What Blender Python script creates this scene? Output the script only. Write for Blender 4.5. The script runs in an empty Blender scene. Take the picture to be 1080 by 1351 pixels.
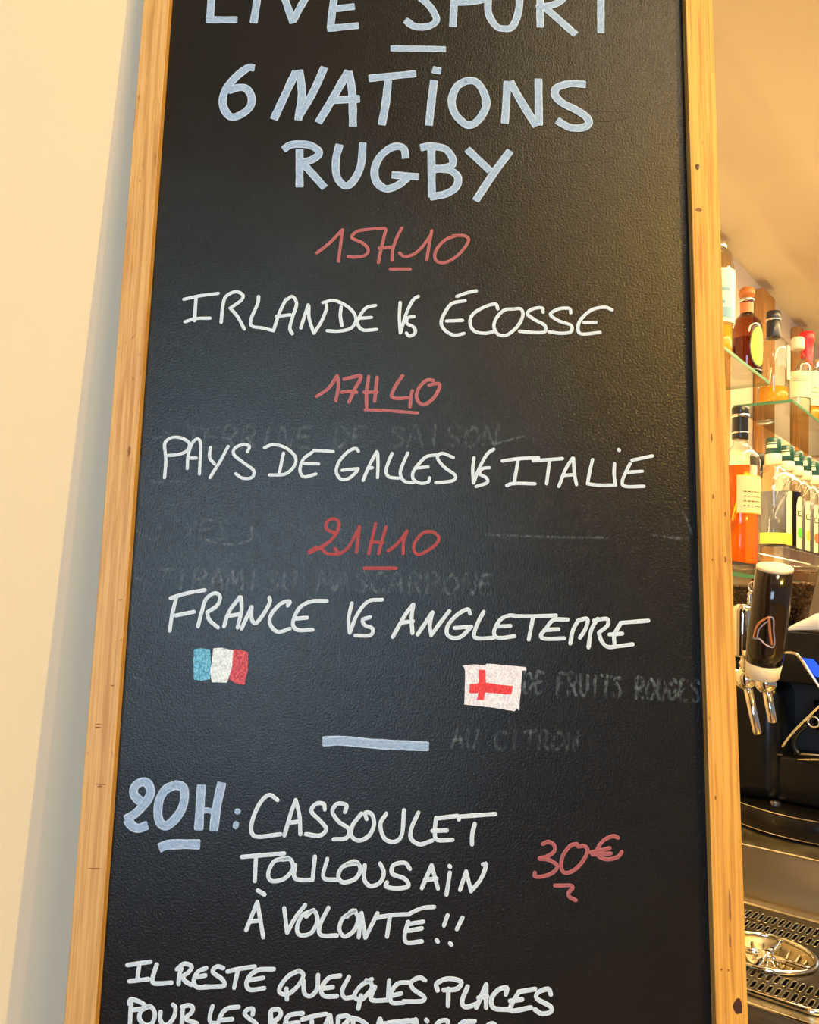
import bpy, bmesh, math, random
from mathutils import Vector, Matrix, noise
random.seed(7)
SC = bpy.context.scene
COL = SC.collection
EYE = 1.5                                   # height of the camera above the floor
# ------------------------------------------------------------------ camera
CX, CY, CZ = Vector([0.998921, -0.004375, 0.046234]), Vector([-0.046441, -0.094112, 0.994478]), Vector([0.0, -0.995552, -0.094214])
cam = bpy.data.objects.new('camera', bpy.data.cameras.new('camera'))
COL.objects.link(cam)
cam.matrix_world = Matrix.Translation((0, 0, EYE)) @ Matrix((CX, CY, CZ)).transposed().to_4x4()
cam.data.sensor_fit = 'HORIZONTAL'; cam.data.sensor_width = 36; cam.data.lens = 36
cam.data.clip_start = .02
SC.camera = cam
# ------------------------------------------------------------------ world, lamps, exposure
wd = bpy.data.worlds.new('room_world'); SC.world = wd; wd.use_nodes = True
bg = wd.node_tree.nodes['Background']
bg.inputs[0].default_value = (.60, .66, .74, 1); bg.inputs[1].default_value = .34
SC.view_settings.view_transform = 'Standard'; SC.view_settings.look = 'None'
SC.view_settings.gamma = 1; SC.view_settings.use_curve_mapping = False
SC.view_settings.exposure = 0.0
def lamp(name, kind, loc, power, color, target=None, **kw):
    l = bpy.data.lights.new(name, kind); l.energy = power; l.color = color
    for k, v in kw.items(): setattr(l, k, v)
    o = bpy.data.objects.new(name, l); COL.objects.link(o); o.location = loc
    if target is not None:
        o.rotation_euler = (Vector(target) - Vector(loc)).to_track_quat('-Z', 'Y').to_euler()
    return o
lamp('ceiling_spot_main', 'POINT', (2.37, -1.6, EYE+2.15), 425, (1, .64, .07), shadow_soft_size=.02)
lamp('ceiling_spot_second', 'POINT', (1.93, -1.6, EYE+2.0), 98, (1, .60, .32), shadow_soft_size=.02)
lamp('ceiling_downlight_near_board', 'AREA', (.80, -.62, EYE+2.16), 30, (1, .80, .50), (.5, .8, EYE+.5), shape='DISK', size=.5)
lamp('street_window_light', 'AREA', (-.85, -2.6, EYE+.30), 68, (.50, .72, 1), (-.2, .87, 1.4), shape='RECTANGLE', size=1.1, size_y=1.3)
# ------------------------------------------------------------------ frames of reference
BO, BH, BV, BN = Vector([0.0, 0.86613, 0.081966])+Vector((0, 0, EYE)), Vector([0.999718, -0.002239, 0.023651]), Vector([-0.023502, 0.052254, 0.998357]), Vector([0.003471, 0.998631, -0.052186])
BOARD = Matrix.Translation(BO) @ Matrix((BH, BN, BV)).transposed().to_4x4()    # x right, y into the board, z up
bx_, ay_ = Vector([0.776367, -0.630281, 0.0]), Vector([0.630281, 0.776367, 0.0])
PHI = math.atan2(bx_.y, bx_.x)              # the bar stands at an angle to the board
def BAR(b, a, z=0): return bx_*b + ay_*a + Vector((0, 0, z+EYE))     # b out from bar wall, a along it
# ------------------------------------------------------------------ helpers
def props(o, label=None, cat=None, group=None, kind=None):
    if label: o['label'] = label
    if cat: o['category'] = cat
    if group: o['group'] = group
    if kind: o['kind'] = kind
    return o
def link(name, me, m, parent=None, loc=None, rz=None, smooth=False):
    o = bpy.data.objects.new(name, me); COL.objects.link(o)
    if m is not None:
        for mm in (m if isinstance(m, (list, tuple)) else [m]): me.materials.append(mm)
    if parent: o.parent = parent
    if loc is not None: o.location = loc
    if rz is not None: o.rotation_euler = (0, 0, rz)
    if smooth:
        for p in me.polygons: p.use_smooth = True
    return o
def mesh(bm, name='mesh'):
    bmesh.ops.recalc_face_normals(bm, faces=bm.faces)
    me = bpy.data.meshes.new(name); bm.to_mesh(me); bm.free(); return me
def empty(name, loc=(0, 0, 0), rz=0, parent=None):
    o = bpy.data.objects.new(name, None); COL.objects.link(o); o.location = loc; o.rotation_euler = (0, 0, rz)
    o.empty_display_size = .05
    if parent: o.parent = parent
    return o
def add_box(bm, x0, x1, y0, y1, z0, z1, bevel=0, seg=2, M=None):
    t = bmesh.new()
    v = [t.verts.new((x, y, z)) for x in (x0, x1) for y in (y0, y1) for z in (z0, z1)]
    for f in ((0,1,3,2),(4,6,7,5),(0,4,5,1),(2,3,7,6),(0,2,6,4),(1,5,7,3)): t.faces.new([v[i] for i in f])
    bmesh.ops.recalc_face_normals(t, faces=t.faces)
    if bevel: bmesh.ops.bevel(t, geom=t.edges[:], offset=bevel, segments=seg, affect='EDGES', profile=.5)
    if M is not None: t.transform(M)
    me = bpy.data.meshes.new('t'); t.to_mesh(me); t.free(); bm.from_mesh(me); bpy.data.meshes.remove(me)
def box(*a, **k):
    bm = bmesh.new(); add_box(bm, *a, **k); return mesh(bm)
def add_lathe(bm, prof, seg=32, M=None, cap=True):
    rings = []
    for r, z in prof:
        rings.append([bm.verts.new((r*math.cos(2*math.pi*i/seg), r*math.sin(2*math.pi*i/seg), z)) for i in range(seg)])
    for p, q in zip(rings, rings[1:]):
        for i in range(seg): bm.faces.new((p[i], p[(i+1) % seg], q[(i+1) % seg], q[i]))
    if cap:
        bm.faces.new(rings[0][::-1]); bm.faces.new(rings[-1])
    if M is not None:
        for r in rings:
            for v in r: v.co = M @ v.co
def lathe(prof, seg=32, M=None):
    bm = bmesh.new(); add_lathe(bm, prof, seg, M); return mesh(bm)
def add_tube(bm, pts, r, seg=12, closed=False):
    pts = [Vector(p) for p in pts]; n = len(pts); rs = r if isinstance(r, (list, tuple)) else [r]*n
    rings = []; up = Vector((.13, .31, .94))
    for i, p in enumerate(pts):
        d = (pts[(i+1) % n]-pts[i-1]) if closed else (pts[min(i+1, n-1)]-pts[max(i-1, 0)])
        d.normalize(); s = d.cross(up).normalized(); t = s.cross(d)
        rings.append([bm.verts.new(p+(s*math.cos(2*math.pi*k/seg)+t*math.sin(2*math.pi*k/seg))*rs[i]) for k in range(seg)])
    prs = list(zip(rings, rings[1:])) + ([(rings[-1], rings[0])] if closed else [])
    for p, q in prs:
        for k in range(seg): bm.faces.new((p[k], p[(k+1) % seg], q[(k+1) % seg], q[k]))
    if not closed: bm.faces.new(rings[0][::-1]); bm.faces.new(rings[-1])
def tube(pts, r, seg=12, closed=False):
    bm = bmesh.new(); add_tube(bm, pts, r, seg, closed); return mesh(bm)
def spline(pts, step):
    P = [Vector(p) for p in pts]
    if len(P) < 3:
        n = max(2, int((P[1]-P[0]).length/step)+1); return [P[0].lerp(P[1], i/n) for i in range(n+1)]
    P = [P[0]*2-P[1]] + P + [P[-1]*2-P[-2]]; out = []
    for i in range(1, len(P)-2):
        a, b, c, d = P[i-1:i+3]; n = max(2, int((c-b).length/step)+1)
        for k in range(n):
            t = k/n
            out.append(.5*((2*b)+(c-a)*t+(2*a-5*b+4*c-d)*t*t+(3*b-a-3*c+d)*t**3))
    out.append(P[-2]); return out
# ------------------------------------------------------------------ materials
def mat(name, color=(.8, .8, .8), rough=.5, metal=0, **k):
    m = bpy.data.materials.new(name); m.use_nodes = True
    p = m.node_tree.nodes['Principled BSDF']
    p.inputs['Base Color'].default_value = (*color, 1); p.inputs['Roughness'].default_value = rough
    p.inputs['Metallic'].default_value = metal
    for a, b in k.items(): p.inputs[a.replace('_', ' ')].default_value = b
    return m
class N:
    """small node-graph builder"""
    def __init__(s, m): s.t = m.node_tree; s.p = s.t.nodes['Principled BSDF']
    def n(s, kind, **k):
        o = s.t.nodes.new('ShaderNode'+kind)
        for a, b in k.items():
            if a[:1] == '_': setattr(o, a[1:], b)
            else:
                i = o.inputs[int(a[1:])] if a[0] == 'i' and a[1:].isdigit() else o.inputs[a.replace('_', ' ')]
                if isinstance(b, bpy.types.NodeSocket): s.t.links.new(b, i)
                else: i.default_value = b
        return o
    def l(s, a, b): s.t.links.new(a, b)
    def coord(s, scale=(1, 1, 1), out='Object', loc=(0, 0, 0)):
        c = s.n('TexCoord'); m = s.n('Mapping', Vector=c.outputs[out]); m.inputs['Scale'].default_value = scale
        m.inputs['Location'].default_value = loc; return m.outputs[0]
    def noise(s, vec, scale, detail=3, rough=.5):
        return s.n('TexNoise', Vector=vec, Scale=scale, Detail=detail, Roughness=rough).outputs[0]
    def ramp(s, f, stops):
        r = s.n('ValToRGB', Fac=f); e = r.color_ramp.elements
        while len(e) < len(stops): e.new(.5)
        for q, (p, c) in zip(e, stops): q.position = p; q.color = (*c, 1) if len(c) == 3 else c
        return r.outputs[0]
    def mrange(s, f, a, b, c=0, d=1):
        o = s.n('MapRange', Value=f); o.inputs[1].default_value = a; o.inputs[2].default_value = b
        o.inputs[3].default_value = c; o.inputs[4].default_value = d; return o.outputs[0]
    def mix(s, f, a, b, kind='MIX'):
        o = s.t.nodes.new('ShaderNodeMix'); o.data_type = 'RGBA'; o.blend_type = kind
        for i, v in ((0, f), (6, a), (7, b)):
            if isinstance(v, bpy.types.NodeSocket): s.l(v, o.inputs[i])
            else: o.inputs[i].default_value = v if i == 0 else (*v, 1)
        return o.outputs[2]
    def math(s, op, a, b=0., c=0.):
        o = s.t.nodes.new('ShaderNodeMath'); o.operation = op
        for i, v in enumerate((a, b, c)):
            if isinstance(v, bpy.types.NodeSocket): s.l(v, o.inputs[i])
            else: o.inputs[i].default_value = v
        return o.outputs[0]
    def bump(s, h, strength=.2, dist=.001, normal=None):
        o = s.n('Bump', Height=h, Strength=strength, Distance=dist)
        if normal is not None: s.l(normal, o.inputs['Normal'])
        return o.outputs[0]

def wood_mat(name, dark, mid, light, seed):
    m = mat(name, mid, .55); g = N(m)
    v = g.coord((1, 1, .035), loc=(seed, seed*2, seed))
    n1 = g.noise(v, 170, 4, .6); n2 = g.noise(g.coord((1, 1, .012), loc=(seed+3, 1, 0)), 420, 2)
    c = g.ramp(n1, [(.36, dark), (.47, mid), (.56, light), (.68, mid)])
    c = g.mix(g.mrange(n2, .46, .62, 0, .55), c, dark)
    # growth bands running along the batten and a slow change of tone
    c = g.mix(g.mrange(g.noise(g.coord((1, 1, .25), loc=(seed, 5, 2)), 14, 2), .35, .7, 0, .35), c, light)
    # small saw and insect marks
    s = g.noise(g.coord((1, 1, .35), loc=(0, seed, seed)), 230, 1); s2 = g.noise(g.coord((1, 1, 1), loc=(seed, 0, 1)), 22, 2)
    k = g.math('MULTIPLY', g.mrange(s, .70, .78), g.mrange(s2, .52, .62))
    c = g.mix(g.math('MULTIPLY', k, .55), c, (.16, .06, .012))
    g.l(c, g.p.inputs['Base Color'])
    g.l(g.bump(n1, .25, .0006), g.p.inputs['Normal'])
    return m
M_FRL = wood_mat('pine_batten_left', (.40, .20, .055), (.55, .33, .11), (.62, .40, .155), 1.3)
M_FRR = wood_mat('pine_batten_right', (.42, .165, .022), (.66, .34, .055), (.74, .41, .085), 7.7)
M_KNOT = mat('wood_knot', (.05, .012, .008), .6)
M_MARK = mat('dark_wood_mark', (.25, .105, .03), .7)

def board_mat():
    m = mat('painted_blackboard', (.02, .02, .02), .42, Specular_IOR_Level=.30); g = N(m)
    o = g.coord(); sep = g.n('SeparateXYZ', Vector=o); X, Z = sep.outputs[0], sep.outputs[2]
    fib = g.noise(g.coord((1, 1, .10)), 900, 2); blot = g.noise(o, 9, 3); fine = g.noise(o, 60, 4)
    # irregular patch of wiped chalk with the window's bluish sheen painted in, middle left
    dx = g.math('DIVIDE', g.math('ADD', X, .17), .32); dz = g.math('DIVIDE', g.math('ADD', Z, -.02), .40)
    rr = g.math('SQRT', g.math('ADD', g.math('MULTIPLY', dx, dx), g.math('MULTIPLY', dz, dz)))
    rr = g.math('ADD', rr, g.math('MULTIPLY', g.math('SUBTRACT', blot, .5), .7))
    dust_sheen = g.mrange(rr, 1.15, .25, 0, 1)
    dust_sheen = g.math('MULTIPLY', dust_sheen, g.mrange(fib, .25, .75, .45, 1.15))
    dust_sheen = g.math('MULTIPLY', dust_sheen, g.mrange(g.noise(g.coord((.35, 1, 1)), 26, 4), .2, .8, .65, 1.1))
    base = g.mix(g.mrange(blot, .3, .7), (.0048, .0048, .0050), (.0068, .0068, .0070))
    col = g.mix(g.math('MULTIPLY', dust_sheen, .085), base, (.26, .42, .56))
    sp = g.mrange(g.noise(o, 520, 1), .77, .80); col = g.mix(g.math('MULTIPLY', sp, .10), col, (.6, .6, .6))
    g.l(col, g.p.inputs['Base Color'])
    pebble = g.noise(o, 460, 2, .55)
    h = g.math('ADD', g.math('MULTIPLY', pebble, 1.0), g.math('MULTIPLY', fib, .32))
    g.l(g.bump(h, .65, .0008), g.p.inputs['Normal'])
    g.l(g.mrange(fine, .2, .8, .29, .38), g.p.inputs['Roughness'])
    return m
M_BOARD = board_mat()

def marker_mat(name, body, edge, alpha, wide=0.):
    m = mat(name, body, .6); g = N(m)
    uv = g.n('UVMap'); sp = g.n('SeparateXYZ', Vector=uv.outputs[0]); v = g.math('ABSOLUTE', sp.outputs[1])
    rim = g.mrange(v, .62, .95)                     # paint gathers along the two edges of a stroke
    st = g.n('TexNoise', Vector=g.n('Mapping', Vector=uv.outputs[0], Scale=(5, 1.3, 1)).outputs[0], Scale=3, Detail=3).outputs[0]
    gr = g.noise(g.coord(), 1300, 2)
    f = g.math('ADD', g.math('MULTIPLY', rim, .45), g.math('MULTIPLY', g.math('ADD', g.mrange(st, .38, .62), g.mrange(gr, .40, .60)), .34))
    g.l(g.mix(f, body, edge), g.p.inputs['Base Color'])
    if alpha < 1:
        a = g.math('ADD', alpha, g.math('MULTIPLY', f, 1-alpha)); g.l(a, g.p.inputs['Alpha'])
    return m
M_MK = {'b': marker_mat('broad_white_marker', (.19, .34, .62), (.50, .68, .96), .84),
        'w': marker_mat('white_marker', (.42, .58, .82), (.76, .90, 1.0), .95),
        'r': marker_mat('red_marker', (.31, .075, .095), (.48, .16, .19), .82),
        'd': marker_mat('deep_red_marker', (.30, .032, .040), (.40, .060, .070), .80)}
def ghost_mat():
    m = mat('wiped_chalk', (.36, .48, .58), .9); g = N(m)
    n_ = g.noise(g.coord((1, 1, .5)), 330, 3); c = g.noise(g.coord(), 45, 2)
    at = g.n('Attribute', _attribute_name='strength').outputs['Fac']
    a = g.math('MULTIPLY', g.mrange(n_, .38, .66, 0, .26), g.mrange(c, .3, .62, .25, 1))
    g.l(g.math('MULTIPLY', a, at), g.p.inputs['Alpha'])
    return m
M_GHOST = ghost_mat()
def plaster(name, a, b, rough=.85, sc=2.0):
    m = mat(name, a, rough); g = N(m)
    n1 = g.noise(g.coord(), sc, 4); g.l(g.mix(g.mrange(n1, .3, .7), a, b), g.p.inputs['Base Color'])
    g.l(g.bump(g.math('ADD', g.noise(g.coord(), 35, 4), g.math('MULTIPLY', g.noise(g.coord(), 600, 2), .06)), .12, .003), g.p.inputs['Normal'])
    return m
M_WALL = plaster('cream_plaster', (.78, .675, .47), (.76, .655, .45))
M_CEIL = plaster('ceiling_plaster', (.78, .66, .47), (.80, .69, .50), .62)
M_BARWALL = plaster('bar_wall_paint', (.80, .68, .55), (.77, .64, .50))
M_POST = wood_mat('oak_upright', (.36, .15, .03), (.46, .21, .045), (.55, .27, .07), 4.1)
M_FLOOR = mat('floor_boards', (.30, .18, .09), .5)

def steel(name, col=(.50, .42, .27), rough=.36, sc=(2, 2, 300)):
    m = mat(name, col, rough, 1); g = N(m)
    g.l(g.mrange(g.noise(g.coord(sc), 6, 3), .3, .7, rough*.8, rough*1.35), g.p.inputs['Roughness'])
    g.l(g.mix(g.noise(g.coord(), 9, 4), col, tuple(c*.94 for c in col)), g.p.inputs['Base Color'])
    return m
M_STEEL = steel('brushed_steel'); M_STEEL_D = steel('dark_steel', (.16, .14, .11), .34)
M_CHROME = mat('chrome', (.86, .84, .80), .06, 1)
M_BLACK = mat('black_plastic', (.006, .006, .006), .24, Specular_IOR_Level=.3)
M_BLACK_M = mat('black_matte', (.012, .011, .011), .55)
M_CREAM = mat('cream_plastic', (.86, .74, .50), .45)
M_STOUT = mat('stout_tint', (.016, .010, .007), .10)
M_BRONZE = mat('harp_bronze', (.75, .33, .14), .35, .6)
M_LILAC = mat('harp_edge', (.42, .38, .50), .35, .3)
M_CLOTH = mat('white_cloth', (.86, .84, .74), .9)
m = mat('blue_display', (.01, .05, .6), .3); M_SCREEN = m
m.node_tree.nodes['Principled BSDF'].inputs['Emission Color'].default_value = (.005, .09, 1, 1)
m.node_tree.nodes['Principled BSDF'].inputs['Emission Strength'].default_value = 1.0

def glass(name, tint=(1, 1, 1), rough=.03, ior=1.45, boost=1.0):
    m = bpy.data.materials.new(name); m.use_nodes = True; t = m.node_tree; t.nodes.clear()
    o = t.nodes.new('ShaderNodeOutputMaterial'); x = t.nodes.new('ShaderNodeMixShader')
    tr = t.nodes.new('ShaderNodeBsdfTransparent'); tm = t.nodes.new('ShaderNodeMix'); tm.data_type = 'RGBA'; tm.inputs[6].default_value = (*tint, 1); tm.inputs[7].default_value = (*[c*.30 for c in tint], 1)
    gl = t.nodes.new('ShaderNodeBsdfGlossy'); gl.inputs['Roughness'].default_value = rough
    lw = t.nodes.new('ShaderNodeLayerWeight'); lw.inputs[0].default_value = .5
    pw = t.nodes.new('ShaderNodeMath'); pw.operation = 'POWER'; t.links.new(lw.outputs['Facing'], pw.inputs[0]); pw.inputs[1].default_value = 3
    t.links.new(pw.outputs[0], tm.inputs[0]); t.links.new(tm.outputs[2], tr.inputs[0])
    f = t.nodes.new('ShaderNodeMath'); f.operation = 'MULTIPLY_ADD'; t.links.new(pw.outputs[0], f.inputs[0]); f.inputs[1].default_value = .85; f.inputs[2].default_value = .045
    t.links.new(f.outputs[0], x.inputs[0]); t.links.new(tr.outputs[0], x.inputs[1]); t.links.new(gl.outputs[0], x.inputs[2])
    t.links.new(x.outputs[0], o.inputs[0]); return m
M_GLASS = glass('clear_glass', (.95, .97, .94)); M_ACRYL = glass('smoky_acrylic', (.86, .83, .76))
M_SHELF = glass('shelf_glass', (.93, .96, .92)); M_AMBERG = glass('amber_glass', (.50, .22, .05))
M_SMOKEG = glass('smoke_glass', (.42, .40, .42))
M_SHELFE = mat('shelf_glass_edge', (.06, .20, .10), .5)
def liquid(name, c, tr=.55):
    return mat(name, c, .08, 0, Transmission_Weight=tr, IOR=1.34)
M_ORANGE = liquid('orange_liqueur', (.95, .19, .004)); M_GOLD = liquid('golden_liquor', (1, .50, .03)); M_WHISKY = liquid('brown_liquor', (.55, .20, .03))
M_DARKSYR = liquid('dark_syrup', (.012, .006, .004), .1)
M_PALE = liquid('pale_liquor', (.98, .90, .62), .5); M_SYRUP = liquid('grey_syrup', (.20, .18, .19), .3)
M_LABEL = mat('cream_label', (.80, .68, .40), .6); M_LABELY = mat('yellow_label', (.85, .58, .06), .55); M_INK = mat('label_ink', (.05, .07, .05), .6)
M_BLUEINK = mat('blue_label_ink', (.14, .32, .50), .6); M_GREENCAP = mat('dark_green_cap', (.012, .055, .045), .35)
M_RED = mat('red_wax', (.80, .02, .025), .35); M_DARKCAP = mat('dark_cap', (.022, .022, .025), .3); M_CORK = mat('brown_stopper', (.50, .16, .03), .45)
M_SILVER = mat('silver_band', (.75, .72, .68), .2, 1)
M_LEAF = mat('green_leaf_print', (.10, .50, .06), .6); M_FRUITR = mat('red_fruit_print', (.85, .12, .04), .6); M_FRUITO = mat('orange_fruit_print', (.92, .45, .08), .6)
M_BEAN = mat('roasted_bean', (.10, .035, .015), .35)

# ------------------------------------------------------------------ setting: walls, ceiling, floor
WY = BO.y + BV.y*.735 + .0105              # the board's top rests on this wall
link('floor', box(-3, 6, -4, 7.5, -.1, 0), M_FLOOR)['kind'] = 'structure'
link('ceiling', box(-3, 6, 1.12, 7.5, EYE+1.08, EYE+1.2), M_CEIL)['kind'] = 'structure'
link('ceiling', box(-3, 6, -4, 1.12, EYE+2.2, EYE+2.3), M_WALL)['kind'] = 'structure'
link('trim_1', box(-3, 6, 1.12, 1.16, EYE+1.2, EYE+2.3), M_WALL)['kind'] = 'structure'
link('wall_left', box(-3, .04, WY, WY+.14, 0, EYE+2.2), M_WALL)['kind'] = 'structure'
o = link('wall_bar', box(-.95, -.80, .74, 6.0, -EYE, 1.08), M_BARWALL, loc=(0, 0, EYE), rz=PHI); o['kind'] = 'structure'
o = link('wall_back', box(-.95, 3.2, 6.0, 6.15, -EYE, 1.08), M_BARWALL, loc=(0, 0, EYE), rz=PHI); o['kind'] = 'structure'

# ------------------------------------------------------------------ the chalkboard
board = empty('chalkboard'); board.matrix_world = BOARD
props(board, 'tall narrow blackboard in a pine frame with handwritten match times and menu', 'chalkboard')
UL, UR, OL, OR = -.2903, .3057, -.3202, .3367
TOP, BOT = .72, -1.565
PR = -.0115                                  # how far the battens stand proud of the panel
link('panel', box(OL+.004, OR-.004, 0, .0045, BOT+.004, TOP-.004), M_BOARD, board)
def batten(x0, x1, z0, z1, m, off=0):
    bm = bmesh.new(); add_box(bm, x0, x1, PR, .0095, z0, z1, bevel=.0009, seg=2)
    n = max(2, int((z1-z0)/.02)) if z1-z0 > x1-x0 else 2
    return link('frame_batten', mesh(bm), m, board)
bl = batten(OL, UL, BOT, TOP, M_FRL); br = batten(UR, OR, BOT, TOP, M_FRR)
batten(UL, UR, TOP-.031, TOP, M_FRL); batten(UL, UR, BOT, BOT+.031, M_FRL)
def blob(u, w, ru, rw, y, seg=14, wob=.25, sd=0):
    bm = bmesh.new(); c = []
    for i in range(seg):
        a = 2*math.pi*i/seg; k = 1+wob*(noise.noise(Vector((math.cos(a)*1.5+sd, math.sin(a)*1.5, sd)))*1.6)
        c.append((u+ru*k*math.cos(a), w+rw*k*math.sin(a)))
    top = [bm.verts.new((x, y-.0002, z)) for x, z in c]; bot = [bm.verts.new((x, y+.0004, z)) for x, z in c]
    bm.faces.new(top)
    for i in range(seg): bm.faces.new((top[i], top[(i+1) % seg], bot[(i+1) % seg], bot[i]))
    return mesh(bm)
for i, (u, w, ru, rw) in enumerate([[0.32749,-0.47628,0.00483,0.00644],[0.31313,0.39648,0.00258,0.00363],[0.31332,0.3447,0.00403,0.00242],[0.31952,0.0858,0.00097,0.00524],[0.31912,0.02193,0.00097,0.00242],[0.33128,0.00364,0.00097,0.00282],[0.32966,-0.0443,0.00105,0.00322],[0.31622,-0.04461,0.00097,0.00121],[0.32257,-0.38594,0.00097,0.0145],[0.32151,-0.41667,0.00081,0.00644],[0.31249,-0.44312,0.00097,0.00121],[0.3191,-0.44366,0.00097,0.00097],[0.31173,-0.2832,0.00081,0.00242],[-0.30291,0.18233,0.00081,0.00201],[-0.29956,0.13566,0.00081,0.00177],[-0.29596,-0.10011,0.00242,0.00073],[-0.29215,-0.141,0.00081,0.00105],[-0.29725,-0.18681,0.00201,0.00073],[-0.30813,-0.22533,0.00403,0.00064],[-0.30866,-0.22832,0.00322,0.00073],[-0.30133,-0.28346,0.00483,0.00064],[-0.30268,-0.28568,0.00242,0.00081],[-0.30187,-0.36337,0.00644,0.00064],[-0.29791,0.05661,0.00177,0.00564]]):
    link('wood_knot' if ru > .0018 else 'wood_mark', blob(u, w, ru, rw, PR, sd=i*3.1), M_KNOT if i in (0, 1) else M_MARK, bl if u < 0 else br)
# ---- handwriting: each stroke is a thin ribbon of paint on the panel; a word is one part
LEVEL = [0]
def add_stroke(bm, uvl, pts, width, flat, lift, att=None, val=1.):
    L = spline([(x, 0, z) for x, z in pts], .0016); n = len(L); sd = random.random()*50
    if n < 2: return
    h = width/2; dirs = []
    for i in range(n):
        d = L[min(i+1, n-1)]-L[max(i-1, 0)]
        dirs.append(d.normalized() if d.length > 1e-9 else Vector((1, 0, 0)))
    rows = []; s = 0.
    if not flat:                                 # rounded ends
        for a in (-.94, -.7): rows.append((L[0]+dirs[0]*h*a, dirs[0], math.sqrt(1-a*a), a*h))
    else: rows.append((L[0]-dirs[0]*h*.10, dirs[0], .80, -.1*h))
    for i in range(n):
        if i: s += (L[i]-L[i-1]).length
        k = 1+.10*noise.noise(Vector((s*90, sd, 0)))
        if flat and i in (0, n-1): k *= .97
        rows.append((L[i], dirs[i], k, s))
    if not flat:
        for a in (.7, .94): rows.append((L[-1]+dirs[-1]*h*a, dirs[-1], math.sqrt(1-a*a), s+a*h))
    else: rows.append((L[-1]+dirs[-1]*h*.14, dirs[-1], .72, s+.14*h))
    prev = None
    for p, d, k, ss in rows:
        sd_ = Vector((-d.z, 0, d.x)); r = []
        for v in (-1, -.6, 0, .6, 1):
            y = -lift + (.00012 if abs(v) == 1 else 0)
            r.append((bm.verts.new((p.x+sd_.x*h*k*v, y, p.z+sd_.z*h*k*v)), v, ss))
        if prev:
            for a, b in zip(range(4), range(1, 5)):
                f = bm.faces.new((prev[a][0], prev[b][0], r[b][0], r[a][0]))
                for lp, src in zip(f.loops, (prev[a], prev[b], r[b], r[a])): lp[uvl].uv = (src[2]*10+sd, src[1])
                if att is not None:
                    for v_ in f.verts: v_[att] = val
        prev = r
def ink(name, strokes, width, flat, m, parent, base=.00025, ghost=None):
    bm = bmesh.new(); uvl = bm.loops.layers.uv.new('UVMap')
    att = bm.verts.layers.float.new('strength') if ghost is not None else None
    for k, st in enumerate(strokes):
        pts = [(st[i]/1e4, st[i+1]/1e4) for i in range(0, len(st), 2)]
        add_stroke(bm, uvl, pts, width, flat, base+.00004*(k+1), att, ghost if ghost is not None else 1)
    me = bpy.data.meshes.new(name); bm.to_mesh(me); bm.free()
    return link(name, me, m, parent)
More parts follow.
